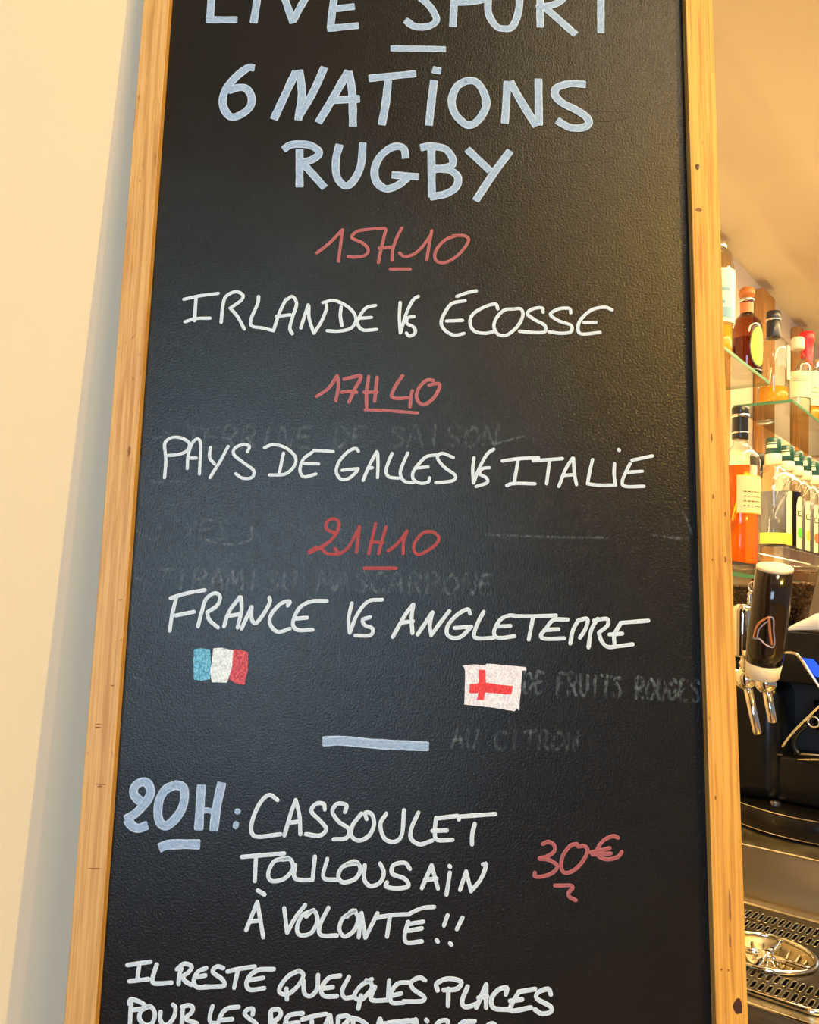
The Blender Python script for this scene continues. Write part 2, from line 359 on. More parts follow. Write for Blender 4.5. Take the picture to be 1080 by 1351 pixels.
WORDS = [
["LIVE","b",86,1,[[-2454,6409,-2453,5744],[-2495,5740,-2139,5749],[-1902,6423,-1919,6009,-1943,5713],[-1741,6427,-1587,6017,-1483,5724],[-1147,6442,-1365,6023,-1489,5746],[-961,6447,-1020,6031,-1049,5662],[-1004,5917,-779,5955],[-1081,5661,-722,5708],[-948,6447,-677,6482]]],
["SPORT","b",86,1,[[173,6407,-51,6470,-172,6328,-69,6152,95,5991,184,5815,100,5726,-60,5714,-179,5793],[420,6482,389,6067,377,5725],[395,6482,669,6461,782,6214,697,6075,357,6033],[1141,6251,991,6441,819,6243,785,5940,872,5751,971,5713,1069,5742,1142,5949,1153,6251],[1413,6507,1393,6092,1393,5742],[1388,6507,1636,6458,1710,6266,1610,6070,1351,5987],[1437,6011,1804,5658],[2108,6511,2099,5687],[1885,6506,2332,6559]]],
["dash","b",74,1,[[-339,5428,296,5433]]],
["6","b",91,1,[[-1906,5139,-1983,5137,-2124,5006,-2226,4843,-2247,4693,-2199,4569,-2118,4514,-1996,4574,-1924,4667,-1923,4781,-1991,4878,-2086,4885,-2189,4844]]],
["NATIONS","b",91,1,[[-1652,4499,-1424,5109],[-1387,5124,-1344,4807,-1373,4499],[-1374,4533,-1223,4833,-1099,5164],[-1142,4470,-990,4770,-824,5124],[-818,5120,-767,4845,-745,4435],[-979,4752,-681,4778],[-579,5038,-44,5111],[-358,5016,-381,4717,-416,4461],[170,5029,138,4684,122,4468],[151,5167,197,5157,244,5151],[536,5033,432,4955,376,4781,416,4622,511,4511,574,4479,657,4515,739,4630,776,4768,726,4927,641,5029,525,5033],[1015,5038,1000,4728,987,4512],[1045,5039,1168,4801,1346,4486],[1371,5077,1377,4499],[1914,5021,1735,5026,1587,4972,1562,4879,1650,4778,1796,4702,1920,4614,1945,4535,1878,4481,1732,4478,1586,4560]]],
["RUGBY","b",88,1,[[-1342,4135,-1323,3678],[-1526,4130,-1434,4191,-1258,4196,-1139,4140,-1125,4073,-1209,4006,-1330,3980],[-1303,3975,-1040,3676],[-891,4205,-925,4013,-905,3810,-807,3702,-714,3771,-639,3962,-626,4232],[-133,4056,-163,4179,-280,4190,-413,4084,-481,3922,-458,3763,-348,3679,-214,3725,-108,3815],[-285,3848,13,3832],[155,4172,171,3590],[32,4189,141,4209,304,4184,387,4089,402,4002,335,3957,200,3924],[200,3939,362,3922,458,3843,446,3727,340,3638,152,3590],[562,4182,822,3925],[1051,4173,876,3912,664,3559]]],
["15H10","r",34,0,[[-1098,2893,-970,3006,-822,3175],[-822,3175,-838,2979,-854,2799],[-345,3201,-487,3192,-655,3159,-713,3082,-595,3025,-527,2946,-562,2876,-665,2854,-749,2857],[-336,3191,-369,3030,-410,2794],[-405,2965,-255,2983],[-157,3212,-211,3094,-254,2953,-260,2824],[-178,2915,-121,2873,-28,2899,65,2981,174,3143],[177,3188,149,3003,128,2843],[439,3130,326,3077,234,2965,217,2865,256,2816,349,2818,461,2891,553,3002,590,3093,533,3136,420,3133]]],
["dash","r",33,0,[[-277,2724,-52,2729]]],
["IRLANDE","w",36,0,[[-2542,2316,-2371,2359,-2168,2393],[-2409,2338,-2411,2070],[-2514,2056,-2401,2095,-2239,2104],[-2116,2058,-2108,2248,-2080,2358,-1978,2417,-1895,2380,-1914,2314,-2026,2225],[-2026,2225,-1940,2130,-1858,1987],[-1719,2367,-1727,2281,-1788,2110,-1777,2025,-1655,2004,-1538,1975],[-1538,1975,-1479,2190,-1416,2343],[-1404,2338,-1347,2376,-1297,2292,-1333,2145,-1359,2011,-1329,1946],[-1511,2140,-1361,2163],[-1239,2014,-1169,2282],[-1162,2270,-1151,2125,-1093,1957],[-1093,1957,-1022,2079,-969,2226,-967,2287],[-1008,2311,-881,2338,-715,2257,-637,2137,-684,2027,-822,1987,-949,1989],[-804,2267,-810,2169,-789,2048],[-426,2293,-529,2261,-596,2162,-616,2077,-556,2006,-406,2016],[-618,2137,-468,2153]]],
["Vs","w",36,0,[[-155,2335,-160,2159,-146,1984],[-146,1984,-84,2211,-16,2364,43,2411],[0,2175,-64,2161,-77,2098,3,2050,16,1988,-43,1949,-79,1985]]],
["ÉCOSSE","w",36,0,[[469,2421,584,2467,685,2492],[561,2372,417,2336,335,2221,301,2107,350,2021,447,1973,554,1995],[360,2133,535,2145],[922,2285,898,2340,790,2312,659,2229,617,2127,661,2028,781,2001,888,2028],[1091,2289,995,2274,911,2184,881,2083,924,1997,1020,1987,1139,2089,1199,2216,1175,2291,1091,2289],[1422,2259,1408,2309,1307,2294,1247,2237,1331,2169,1438,2109,1438,2034,1307,2023,1163,2035],[1727,2259,1710,2309,1595,2301,1503,2236,1594,2163,1726,2116,1725,2041,1618,2021,1486,2035],[2183,2303,2100,2333,1955,2297,1834,2181,1805,2080,1845,2019,2048,2041],[1870,2152,2002,2155]]],
["17H40","r",37,0,[[-1035,1244,-909,1341,-822,1482],[-822,1482,-803,1375,-825,1198],[-745,1443,-669,1465,-570,1488,-569,1444,-619,1348,-683,1189],[-767,1297,-679,1307,-603,1301],[-478,1481,-496,1303,-491,1139],[-386,1472,-405,1203],[-523,1303,-382,1306],[-107,1499,-178,1390,-224,1278,-205,1247,-128,1241,-45,1251],[-1,1331,-14,1252,-20,1150],[226,1450,157,1453,82,1380,46,1285,70,1207,132,1177,222,1242,281,1337,295,1409,242,1415,181,1395]]],
["dash","r",33,0,[[-505,1107,-231,1101,61,1084]]],
["PAYS","w",33,0,[[-2641,628,-2621,489,-2624,310],[-2645,628,-2640,699,-2575,750,-2477,749,-2385,695,-2399,614,-2485,568,-2601,553],[-2387,415,-2386,554,-2355,685,-2299,741,-2260,677,-2253,358],[-2384,530,-2297,532],[-2153,650,-2154,540,-2097,471],[-1962,668,-2040,502,-2138,321],[-1753,613,-1736,673,-1806,692,-1892,646,-1894,576,-1796,498,-1678,411,-1690,335,-1787,323,-1867,371]]],
["DE","w",33,0,[[-1573,663,-1473,700,-1333,659,-1235,561,-1250,461,-1341,379,-1506,365],[-1366,608,-1400,394],[-833,636,-1039,646],[-1058,625,-1152,543,-1182,423,-1135,354,-1009,387],[-1141,499,-984,497]]],
["GALLES","w",34,0,[[-563,647,-595,677,-675,639,-762,535,-794,424,-746,342,-665,344,-586,410,-561,457],[-561,457,-731,434],[-503,330,-436,506,-367,646],[-358,637,-349,508,-350,364],[-461,459,-408,470],[-201,631,-246,510,-262,427,-225,373,-125,362],[-32,640,-84,514,-108,412,-61,331,38,318],[275,627,167,603,84,518,27,424,37,351,110,313,191,327,208,374],[52,476,188,492],[457,600,338,644,285,596,359,496,478,407,460,352,362,331,272,320]]],
["Vs","w",34,0,[[679,605,666,476,677,329],[677,329,738,496,818,645,890,703],[846,499,774,488,739,432,811,388,821,336,704,290]]],
["ITALIE","w",35,0,[[981,576,1167,606,1372,619],[1151,590,1109,330],[1031,309,1109,334,1333,335],[1314,584,1627,617],[1486,568,1456,338],[1587,312,1656,492,1735,624],[1745,624,1753,464,1776,336],[1636,432,1753,444],[1950,613,1920,488,1893,348],[1893,348,2006,335,2192,339],[2185,574,2179,454,2192,339],[2230,729,2238,719],[2372,614,2594,668],[2352,578,2301,477,2264,377,2299,328,2494,333],[2321,481,2481,497]]],
["21H10","d",33,0,[[-793,-238,-856,-216,-881,-185,-875,-130,-814,-92,-750,-122,-755,-213,-821,-317,-927,-398,-1049,-463],[-1050,-447,-989,-407,-927,-406,-862,-463,-753,-467,-723,-456],[-779,-410,-738,-456],[-722,-463,-632,-383,-529,-177],[-527,-169,-549,-444],[-356,-133,-393,-315,-420,-456],[-245,-162,-284,-313,-315,-454],[-400,-328,-275,-336],[-218,-421,-119,-340,-21,-205],[-21,-205,-57,-323,-57,-448],[252,-206,159,-216,75,-304,53,-399,101,-452,194,-411,286,-339,316,-268,268,-214]]],
["dash","d",37,0,[[-462,-610,-128,-602]]],
["FRANCE","w",39,0,[[-2476,-968,-2302,-911,-2122,-876],[-2417,-966,-2447,-1136,-2463,-1305],[-2412,-1147,-2222,-1104],[-2172,-1254,-2142,-1107,-2105,-970,-2017,-905,-1958,-944,-1987,-1036,-2085,-1106],[-2085,-1106,-2058,-1184,-1963,-1260],[-1901,-1248,-1859,-1100,-1754,-940],[-1742,-940,-1728,-1075,-1760,-1256],[-1868,-1141,-1733,-1116],[-1718,-1266,-1624,-1039],[-1624,-1039,-1617,-1163,-1570,-1206,-1485,-1092,-1437,-989,-1444,-937],[-1249,-1019,-1229,-973,-1319,-998,-1416,-1113,-1422,-1214,-1339,-1291,-1216,-1255],[-842,-960,-1001,-968,-1113,-1027,-1172,-1130,-1184,-1220,-1125,-1268,-978,-1260],[-1176,-1153,-1040,-1138]]],
["Vs","w",37,0,[[-580,-977,-609,-1140,-593,-1285],[-593,-1285,-520,-1093,-410,-955,-263,-933],[-383,-1117,-461,-1148,-437,-1203,-357,-1235,-377,-1303,-535,-1311]]],
["ANGLETERRE","w",40,0,[[-145,-1317,-21,-1087,58,-977],[63,-977,47,-1112,59,-1273],[-60,-1168,62,-1149],[113,-1285,263,-1053],[263,-1053,238,-1188,254,-1282],[254,-1290,346,-1159,439,-1036],[656,-1058,629,-1013,521,-1074,428,-1184,421,-1278,497,-1316,578,-1288,658,-1206],[496,-1209,671,-1192],[797,-1036,738,-1150,699,-1271,735,-1311,902,-1302],[1144,-1074,1063,-1068,968,-1118,907,-1240,951,-1301,1118,-1281],[928,-1186,1077,-1175],[1144,-1074,1334,-1070,1551,-1057],[1312,-1084,1267,-1312],[1673,-1097,1524,-1106,1442,-1201,1393,-1269,1442,-1300,1636,-1291],[1429,-1210,1577,-1198],[1698,-1342,1726,-1208,1781,-1105],[1781,-1105,1876,-1084,1862,-1178,1799,-1282],[1887,-1378,1916,-1204,1984,-1082],[1944,-1102,2079,-1080,2087,-1147,1996,-1224],[1996,-1224,2022,-1309,2089,-1368,2197,-1358,2346,-1336],[2513,-1089,2228,-1117],[2228,-1117,2158,-1239,2157,-1346],[2104,-1240,2240,-1229]]],
["dash","b",98,1,[[-829,-2385,-629,-2375,-284,-2398,246,-2411]]],
["20H","b",90,1,[[-2647,-3015,-2715,-2948,-2713,-2873,-2646,-2824,-2581,-2843,-2550,-2931,-2596,-3027,-2681,-3124,-2782,-3192],[-2769,-3187,-2715,-3247,-2650,-3272,-2560,-3241],[-2317,-2851,-2400,-2894,-2456,-2997,-2461,-3133,-2427,-3220,-2363,-3239,-2282,-3170,-2219,-3060,-2205,-2937,-2231,-2863,-2318,-2844],[-2041,-2841,-2043,-3273],[-1836,-2813,-1873,-3039,-1892,-3276]]],
["dash","b",55,0,[[-2011,-3093,-1962,-3084,-1862,-3113]]],
[":","b",59,0,[[-1665,-3089,-1659,-3090],[-1670,-3211,-1675,-3231]]],
["dash","b",94,1,[[-2426,-3456,-2350,-3425,-2210,-3415,-2025,-3413]]],
["CASSOULET","w",40,0,[[-1265,-2970,-1352,-2923,-1438,-2998,-1506,-3158,-1513,-3280,-1447,-3327,-1220,-3298],[-1181,-3309,-1127,-3101,-1082,-2966],[-1082,-2966,-1037,-3124,-1022,-3294],[-1136,-3187,-1048,-3173],[-785,-3050,-800,-2996,-876,-2998,-919,-3072,-819,-3168,-765,-3240,-826,-3302,-966,-3292],[-581,-3070,-570,-3004,-660,-2993,-708,-3068,-641,-3164,-537,-3235,-559,-3320,-686,-3335],[-415,-3081,-500,-3197,-510,-3295,-432,-3341,-332,-3291,-285,-3180,-313,-3084,-377,-3073,-362,-3133],[-165,-3076,-221,-3179,-179,-3312,-77,-3346,-3,-3272,12,-3040],[158,-3061,97,-3197,87,-3306,177,-3364,303,-3325],[337,-3106,327,-3240,353,-3317,506,-3314],[301,-3233,448,-3225],[337,-3113,553,-3082],[566,-3089,935,-3056],[566,-3118,574,-3089],[727,-3154,703,-3256,701,-3353]]],
["TOULOUSAIN","w",40,0,[[-1596,-3524,-1395,-3503,-1175,-3482],[-1455,-3540,-1457,-3749],[-1136,-3521,-1270,-3559,-1326,-3677,-1286,-3745,-1164,-3720,-1083,-3625,-1111,-3537,-1197,-3539],[-1060,-3589,-1068,-3694,-1017,-3728,-883,-3725],[-883,-3725,-867,-3504],[-743,-3524,-773,-3700,-626,-3720],[-435,-3553,-581,-3591,-627,-3685,-576,-3742,-455,-3704,-409,-3610,-460,-3542,-545,-3567],[-366,-3575,-369,-3703,-306,-3771,-209,-3734,-175,-3640,-214,-3555],[86,-3600,31,-3543,-79,-3568,-89,-3650,35,-3694,73,-3763,-37,-3788,-147,-3772,-141,-3732],[208,-3778,301,-3560],[301,-3560,367,-3779],[235,-3701,353,-3687],[484,-3626,453,-3835],[478,-3563,486,-3572],[587,-3786,646,-3611],[646,-3611,697,-3796],[697,-3796,794,-3678,846,-3541,812,-3542]]],
["À","w",40,0,[[-1423,-3836,-1353,-3874],[-1518,-4210,-1422,-3945],[-1422,-3945,-1346,-4271],[-1486,-4130,-1378,-4116]]],
["VOLONTÉ !!","w",40,0,[[-1152,-3997,-1113,-4225],[-1113,-4225,-1039,-4086,-946,-3965],[-859,-4009,-967,-4061,-1018,-4177,-983,-4245,-875,-4220,-819,-4104,-859,-4013,-930,-4072],[-714,-3983,-793,-4149,-777,-4240,-620,-4241],[-445,-4004,-565,-4076,-598,-4179,-547,-4247,-452,-4188,-419,-4073,-470,-4005,-529,-4064],[-406,-4251,-384,-4026],[-383,-4038,-340,-4254],[-340,-4254,-226,-4023],[-249,-4069,-79,-4038,91,-4027],[-103,-4054,-127,-4238],[91,-4020,211,-3967,333,-3953],[226,-4093,81,-4119],[80,-4096,47,-4223,73,-4290,218,-4276],[82,-4181,215,-4155],[468,-4026,433,-4123],[363,-4261,375,-4275],[615,-4046,560,-4155],[494,-4286,509,-4299]]],
["30€","r",38,0,[[1411,-3335,1469,-3313,1527,-3347,1522,-3408,1448,-3455,1380,-3471],[1380,-3476,1469,-3484,1553,-3537,1521,-3598,1427,-3640,1332,-3647,1332,-3610],[1755,-3327,1691,-3344,1627,-3416,1595,-3507,1606,-3586,1658,-3605,1742,-3563,1817,-3482,1860,-3390,1829,-3346,1765,-3352],[2168,-3258,2115,-3244,2030,-3281,1971,-3348,1954,-3419,2007,-3458,2080,-3466,2165,-3439,2203,-3393],[1891,-3405,2082,-3360],[1907,-3425,2092,-3411]]],
["2","r",37,0,[[1531,-3727,1615,-3726,1689,-3722,1710,-3743,1667,-3794,1678,-3833,1740,-3862]]],
["IL","w",41,0,[[-2665,-4557,-2440,-4521],[-2548,-4548,-2559,-4684],[-2634,-4704,-2450,-4681],[-2377,-4545,-2410,-4671,-2386,-4718,-2221,-4709]]],
["RESTE","w",41,0,[[-2153,-4719,-2150,-4627,-2133,-4578],[-2178,-4585,-2109,-4533,-2035,-4557,-2063,-4610,-2122,-4649],[-2122,-4649,-2088,-4693,-2025,-4724],[-1890,-4567,-1970,-4604,-2007,-4681,-1972,-4742,-1859,-4740],[-1998,-4656,-1896,-4635],[-1724,-4564,-1787,-4552,-1826,-4601,-1729,-4666,-1705,-4723,-1797,-4735,-1900,-4737],[-1681,-4594,-1559,-4566,-1415,-4544],[-1579,-4576,-1608,-4740],[-1229,-4563,-1373,-4572,-1463,-4631,-1490,-4709,-1446,-4756,-1313,-4738],[-1471,-4670,-1328,-4644]]],
["QUELQUES","w",41,0,[[-980,-4573,-1081,-4623,-1159,-4721,-1157,-4779,-1074,-4786,-975,-4698,-937,-4605,-990,-4573],[-1097,-4739,-1088,-4835],[-935,-4659,-920,-4774,-857,-4801,-798,-4733,-793,-4608],[-576,-4609,-689,-4634,-757,-4732,-724,-4798,-600,-4796],[-757,-4732,-644,-4714],[-490,-4619,-550,-4740,-526,-4808,-441,-4801],[-265,-4634,-370,-4696,-431,-4787,-366,-4825,-273,-4734,-269,-4674,-318,-4645],[-367,-4785,-389,-4904],[-231,-4703,-271,-4803,-228,-4828,-101,-4819],[-95,-4641,-101,-4819],[98,-4656,-9,-4669,-70,-4749,-68,-4838,49,-4842],[-59,-4779,25,-4757],[257,-4633,203,-4609,123,-4650,142,-4715,249,-4782,229,-4822,48,-4830]]],
["PLACES","w",44,0,[[380,-4724,371,-4661,481,-4615,609,-4640,567,-4706,440,-4719],[486,-4708,485,-4860],[674,-4684,622,-4814,655,-4868,761,-4840],[761,-4870,855,-4660],[855,-4660,856,-4868],[781,-4781,866,-4769],[1047,-4745,1057,-4686,972,-4707,909,-4788,931,-4870,1075,-4883],[1334,-4690,1174,-4719],[1174,-4723,1111,-4823,1101,-4892,1292,-4859],[1090,-4804,1207,-4786],[1487,-4736,1462,-4687,1366,-4719,1351,-4775,1483,-4845,1483,-4894,1398,-4912,1330,-4874]]],
["POUR","w",41,0,[[-2601,-4904,-2604,-4999,-2599,-5126,-2595,-5214],[-2624,-4908,-2613,-4870,-2565,-4874,-2480,-4910,-2491,-4946,-2572,-4963],[-2438,-4932,-2503,-4972,-2512,-5042,-2453,-5097,-2387,-5077,-2365,-4994,-2403,-4934,-2451,-4933],[-2312,-4974,-2310,-5044,-2269,-5094,-2216,-5073,-2173,-5003,-2171,-4933,-2195,-4908],[-2098,-4932,-2098,-5103,-2106,-5203],[-2107,-4926,-2042,-4909,-2000,-4930,-2011,-4974,-2062,-5032,-1950,-5072]]],
["LES","w",41,0,[[-1809,-4913,-1829,-4989,-1821,-5059,-1746,-5067],[-1556,-4914,-1658,-4929,-1716,-4981,-1745,-5083,-1706,-5157,-1591,-5149],[-1720,-5038,-1611,-5027],[-1415,-4981,-1414,-4930,-1466,-4935,-1494,-4970,-1462,-5007,-1377,-5062,-1354,-5125,-1399,-5164,-1475,-5153]]],
["RETARDATAIRES","w",43,0,[[-1240,-4971,-1229,-5185],[-1242,-4977,-1233,-4939,-1169,-4929,-1140,-4969,-1178,-5020,-1228,-5036],[-1212,-5040,-1131,-5158],[-928,-4958,-1051,-4977,-1089,-5031,-1090,-5157,-968,-5148],[-1081,-5062,-966,-5043],[-933,-5015,-818,-4981,-703,-4959],[-837,-5026,-831,-5164],[-743,-5150,-665,-4969],[-661,-4971,-627,-5160],[-582,-4989,-579,-5159],[-579,-4982,-497,-4970,-475,-5005,-541,-5082,-470,-5157],[-490,-4983,-380,-5003,-289,-5065,-321,-5141,-463,-5163],[-434,-5017,-443,-5143],[-225,-5151,-175,-4993],[-172,-4993,-130,-5149],[-92,-5025,105,-4999],[-45,-5041,-42,-5160],[-155,-5036,-18,-5024,145,-4999],[94,-5145,172,-4989],[175,-4992,210,-5142],[275,-4990,285,-5002],[290,-5065,278,-5154],[373,-5152,365,-5063,391,-5012,432,-4993,484,-4995,474,-5049,413,-5075],[413,-5075,489,-5149],[746,-4992,637,-5001,583,-5059,584,-5122,707,-5126],[597,-5059,692,-5054],[952,-5026,917,-5008,873,-5034,952,-5089,939,-5133,864,-5141]]]]
SAY = {'b': 'broad pale blue-white brush strokes', 'w': 'white marker', 'r': 'thin red marker', 'd': 'deep red marker'}
for tx, c, wd_, fl, ss in WORDS:
    nm = 'underline' if tx == 'dash' else 'written_word'
    o = ink(nm, ss, wd_/1e4, fl, M_MK[c], board)
    o['label'] = ('underline drawn in ' + SAY[c]) if tx == 'dash' else 'handwritten %s in %s' % (tx, SAY[c])
# ---- traces of erased writing
FONT = {'A': '0,0 .45,1 .85,0|.2,.4 .7,.4', 'C': '.85,.9 .5,1 .1,.6 .1,.25 .4,0 .85,.1', 'D': '.1,1 .1,0 .6,.1 .9,.5 .6,.9 .1,1', 'E': '.8,1 .15,.95 .1,.05 .8,0|.12,.5 .65,.52',
 'F': '.85,1 .15,.97 .1,0|.12,.5 .65,.52', 'G': '.85,.85 .5,1 .1,.6 .15,.15 .5,0 .85,.2 .85,.45 .5,.45', 'I': '.45,1 .4,0', 'L': '.2,1 .1,.02 .8,.03', 'M': '0,0 .15,1 .45,.3 .8,1 .95,0',
 'N': '.05,0 .15,1 .75,0 .9,1', 'O': '.5,1 .1,.6 .15,.15 .5,0 .9,.4 .8,.85 .5,1', 'P': '.1,0 .12,1 .6,1 .8,.75 .5,.5 .12,.45', 'R': '.1,0 .12,1 .6,1 .8,.75 .5,.5 .15,.5|.4,.5 .85,0',
 'S': '.85,.9 .5,1 .15,.8 .5,.5 .85,.25 .5,0 .1,.08', 'T': '0,1 .95,1|.48,1 .42,0', 'U': '.1,1 .12,.2 .45,0 .8,.2 .85,1', 'Y': '.05,1 .45,.5|.9,1 .3,0'}
for tx, u0, v0, u1, v1, h, op in [["TERRINE DE SAISON",-2433,644,962,739,217,0.8],["YES",-2395,-355,-1867,-342,209,0.7],["TIRAMISU MASCARPONE",-2641,-863,932,-846,193,0.9],["DE FRUITS ROUGES",1213,-1843,3046,-1901,201,1.1],["AU CITRON",479,-2412,1794,-2420,177,0.75]]:
    st = []; n = len(tx); ang = (v1-v0)/(u1-u0); cw = (u1-u0)/n
    for i, chh in enumerate(tx):
        for s in FONT.get(chh, '').split('|'):
            if not s: continue
            r = []
            for q in s.split():
                x, y = map(float, q.split(',')); x += random.uniform(-.04, .04); y += random.uniform(-.05, .05)
                X = u0+(i+x*.86+y*.08)*cw; r += [X, v0+(X-u0)*ang+y*h]
            st.append(r)
    ink('erased_writing', st, .0034, 0, M_GHOST, board, base=.00012, ghost=op)['kind'] = 'stuff'
ink('erased_writing', [[-2791,744,-2588,766,-2673,822],[-2882,-269,-2715,-362,-2638,-312,-2631,-182],[-2749,-786,-2846,-773],[808,-225,1530,-233,2092,-228],[2574,-193,2960,-208,2956,-54,2902,67],[1207,854,921,764],[-2693,-1815,-2789,-1786],[-2155,-349,-1912,-392,-1675,-338,-1666,-201],[-2556,269,-2394,272],[-2798,263,-2636,259]], .0026, 0, M_GHOST, board, base=.00012, ghost=1.0)['kind'] = 'stuff'
# ---- the two little flags
# fine cracks and dents in the paint, upper right of the board
M_CRACK = mat('paint_crack', (.003, .003, .003), .8)
for st in [[1690,5658,1707,5531,1724,5319,1696,5145,1721,4887],[2573,6122,2579,5974],[764,4626,1285,4648,1807,4680,2415,4695],[419,4523,852,4581,1199,4542],[697,4389,853,4411],[1587,4028,1802,4061,2277,4119],[1285,4610,2066,4564,2414,4619]]:
    o = ink('paint_crack', [st], .0008, 0, M_CRACK, board, base=.00004)
FL = {"blue":[-2196,-1489,-2135,-1477,-2033,-1486,-2017,-1632,-2015,-1789,-2101,-1806,-2180,-1796,-2198,-1636],"white":[-2000,-1476,-1917,-1465,-1792,-1491,-1794,-1656,-1827,-1785,-1840,-1820,-1992,-1820,-2019,-1718,-2008,-1596],"red":[-1807,-1484,-1720,-1481,-1635,-1506,-1630,-1673,-1658,-1838,-1738,-1829,-1820,-1784,-1797,-1670],"ewhite":[586,-1595,688,-1580,818,-1583,833,-1567,1243,-1595,1240,-1627,1203,-1628,1175,-1980,1172,-2032,1147,-2015,1125,-2040,916,-2013,606,-1985,611,-1837,612,-1638],"ered1":[757,-1631,822,-1629,827,-1761,821,-1846,807,-1938,735,-1936,752,-1848,755,-1777],"ered2":[661,-1779,820,-1758,943,-1776,1106,-1790,1088,-1876,958,-1868,821,-1857,727,-1869,655,-1871]}
def patch(name, poly, m, parent, y):
    bm = bmesh.new(); pts = [Vector((poly[i]/1e4, 0, poly[i+1]/1e4)) for i in range(0, len(poly), 2)]; c = []
    n = len(pts)
    for i in range(n):
        for k in range(5):
            p = pts[i].lerp(pts[(i+1) % n], k/5); q = noise.noise_vector(p*700)*.0004; c.append(p+Vector((q.x, 0, q.z)))
    t = [bm.verts.new((p.x, -y, p.z)) for p in c]; b = [bm.verts.new((p.x, -y+.00025, p.z)) for p in c]
    bm.faces.new(t)
    for i in range(len(c)): j = (i+1) % len(c); bm.faces.new((t[i], t[j], b[j], b[i]))
    return link(name, mesh(bm), m, parent)
def flag_paint(name, a, b, c=None, seed=0):
    m = mat(name, a, .6); g = N(m)
    n1 = g.noise(g.coord((1, 1, .45), loc=(seed, 0, 0)), 900, 3); n2 = g.noise(g.coord(loc=(seed, 0, 2)), 300, 3)
    col = g.mix(g.mrange(n1, .44, .56), a, b)
    if c: col = g.mix(g.mrange(n2, .55, .72, 0, .8), col, c)
    g.l(col, g.p.inputs['Base Color']); return m
fr = empty('flag_drawing', parent=board); fr['label'] = 'small hand-coloured blue, white and red flag'
patch('flag_stripe', FL['blue'], flag_paint('flag_blue', (.05, .27, .52), (.17, .55, .85), (.03, .12, .25), 1), fr, .00035)['label'] = 'blue stripe'
patch('flag_stripe', FL['red'], flag_paint('flag_red', (.34, .03, .05), (.62, .10, .14), (.20, .03, .04), 2), fr, .00035)['label'] = 'red stripe'
patch('flag_stripe', FL['white'], flag_paint('flag_white', (.52, .64, .76), (.74, .88, 1), (.34, .42, .50), 3), fr, .00045)['label'] = 'white stripe'
en = empty('flag_drawing', parent=board); en['label'] = 'small hand-coloured white flag with a red cross'
patch('flag_field', FL['ewhite'], flag_paint('flag_field_white', (.56, .60, .78), (.80, .86, 1), (.58, .52, .66), 4), en, .00035)
patch('flag_cross', FL['ered1'], flag_paint('flag_cross_red', (.55, .02, .03), (.80, .06, .07), (.28, .02, .03), 5), en, .00050)['label'] = 'red upright of the cross'
patch('flag_cross', FL['ered2'], bpy.data.materials['flag_cross_red'], en, .00056)['label'] = 'red arm of the cross'

# ------------------------------------------------------------------ bar: counter and drip tray
def barobj(name, me, m, smooth=False, parent=None, z=EYE):
    return link(name, me, m, parent, loc=None if parent else (0, 0, z), rz=None if parent else PHI, smooth=smooth)
B0, B1 = -.795, .30
ctr = empty('bar_counter', (0, 0, EYE), PHI); props(ctr, 'brushed steel bar counter with a raised step behind the drip tray', 'counter')
bm = bmesh.new(); add_box(bm, B0, B1, 1.59, 2.35, -.434, -.43)
barobj('upper_worktop', mesh(bm), M_STEEL, parent=ctr)
barobj('step_face', box(B0, B1, 1.5905, 1.61, -.528, -.4342), M_STEEL, parent=ctr)
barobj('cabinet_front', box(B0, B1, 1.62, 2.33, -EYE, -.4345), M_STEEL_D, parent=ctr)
# lower worktop with an opening for the tray
T0, T1, TA0, TA1 = -.61, -.262, 1.229, 1.565
bm = bmesh.new()
for a in ((B0, B1, 1.2, TA0), (B0, B1, TA1, 1.6), (B0, T0, TA0, TA1), (T1, B1, TA0, TA1)): add_box(bm, *a, -.548, -.53)
barobj('lower_worktop', mesh(bm), M_STEEL, parent=ctr)
barobj('edge_trim', tube([(B0, 1.2, -.5305), (B1, 1.2, -.5305)], .0022, 8), M_CHROME, True, ctr)
barobj('edge_trim', tube([(B0, 1.588, -.4315), (B1, 1.588, -.4315)], .0022, 8), M_CHROME, True, ctr)
barobj('edge_trim', box(B0, B1, 1.572, 1.592, -.5295, -.519, bevel=.0045), M_STEEL, False, ctr)
barobj('front_panel', box(B0, B1, 1.207, 1.225, -EYE, -.5485), M_STEEL, parent=ctr)
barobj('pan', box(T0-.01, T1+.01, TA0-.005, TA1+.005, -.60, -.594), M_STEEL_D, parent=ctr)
tray = empty('drip_tray', (0, 0, EYE), PHI); props(tray, 'steel drip tray with rows of slots around a round glass rinser', 'drip tray')
RC = Vector((-.374, 1.370)); RR = .068
def inside(x, y): return (Vector((x, y))-RC).length < RR+.004
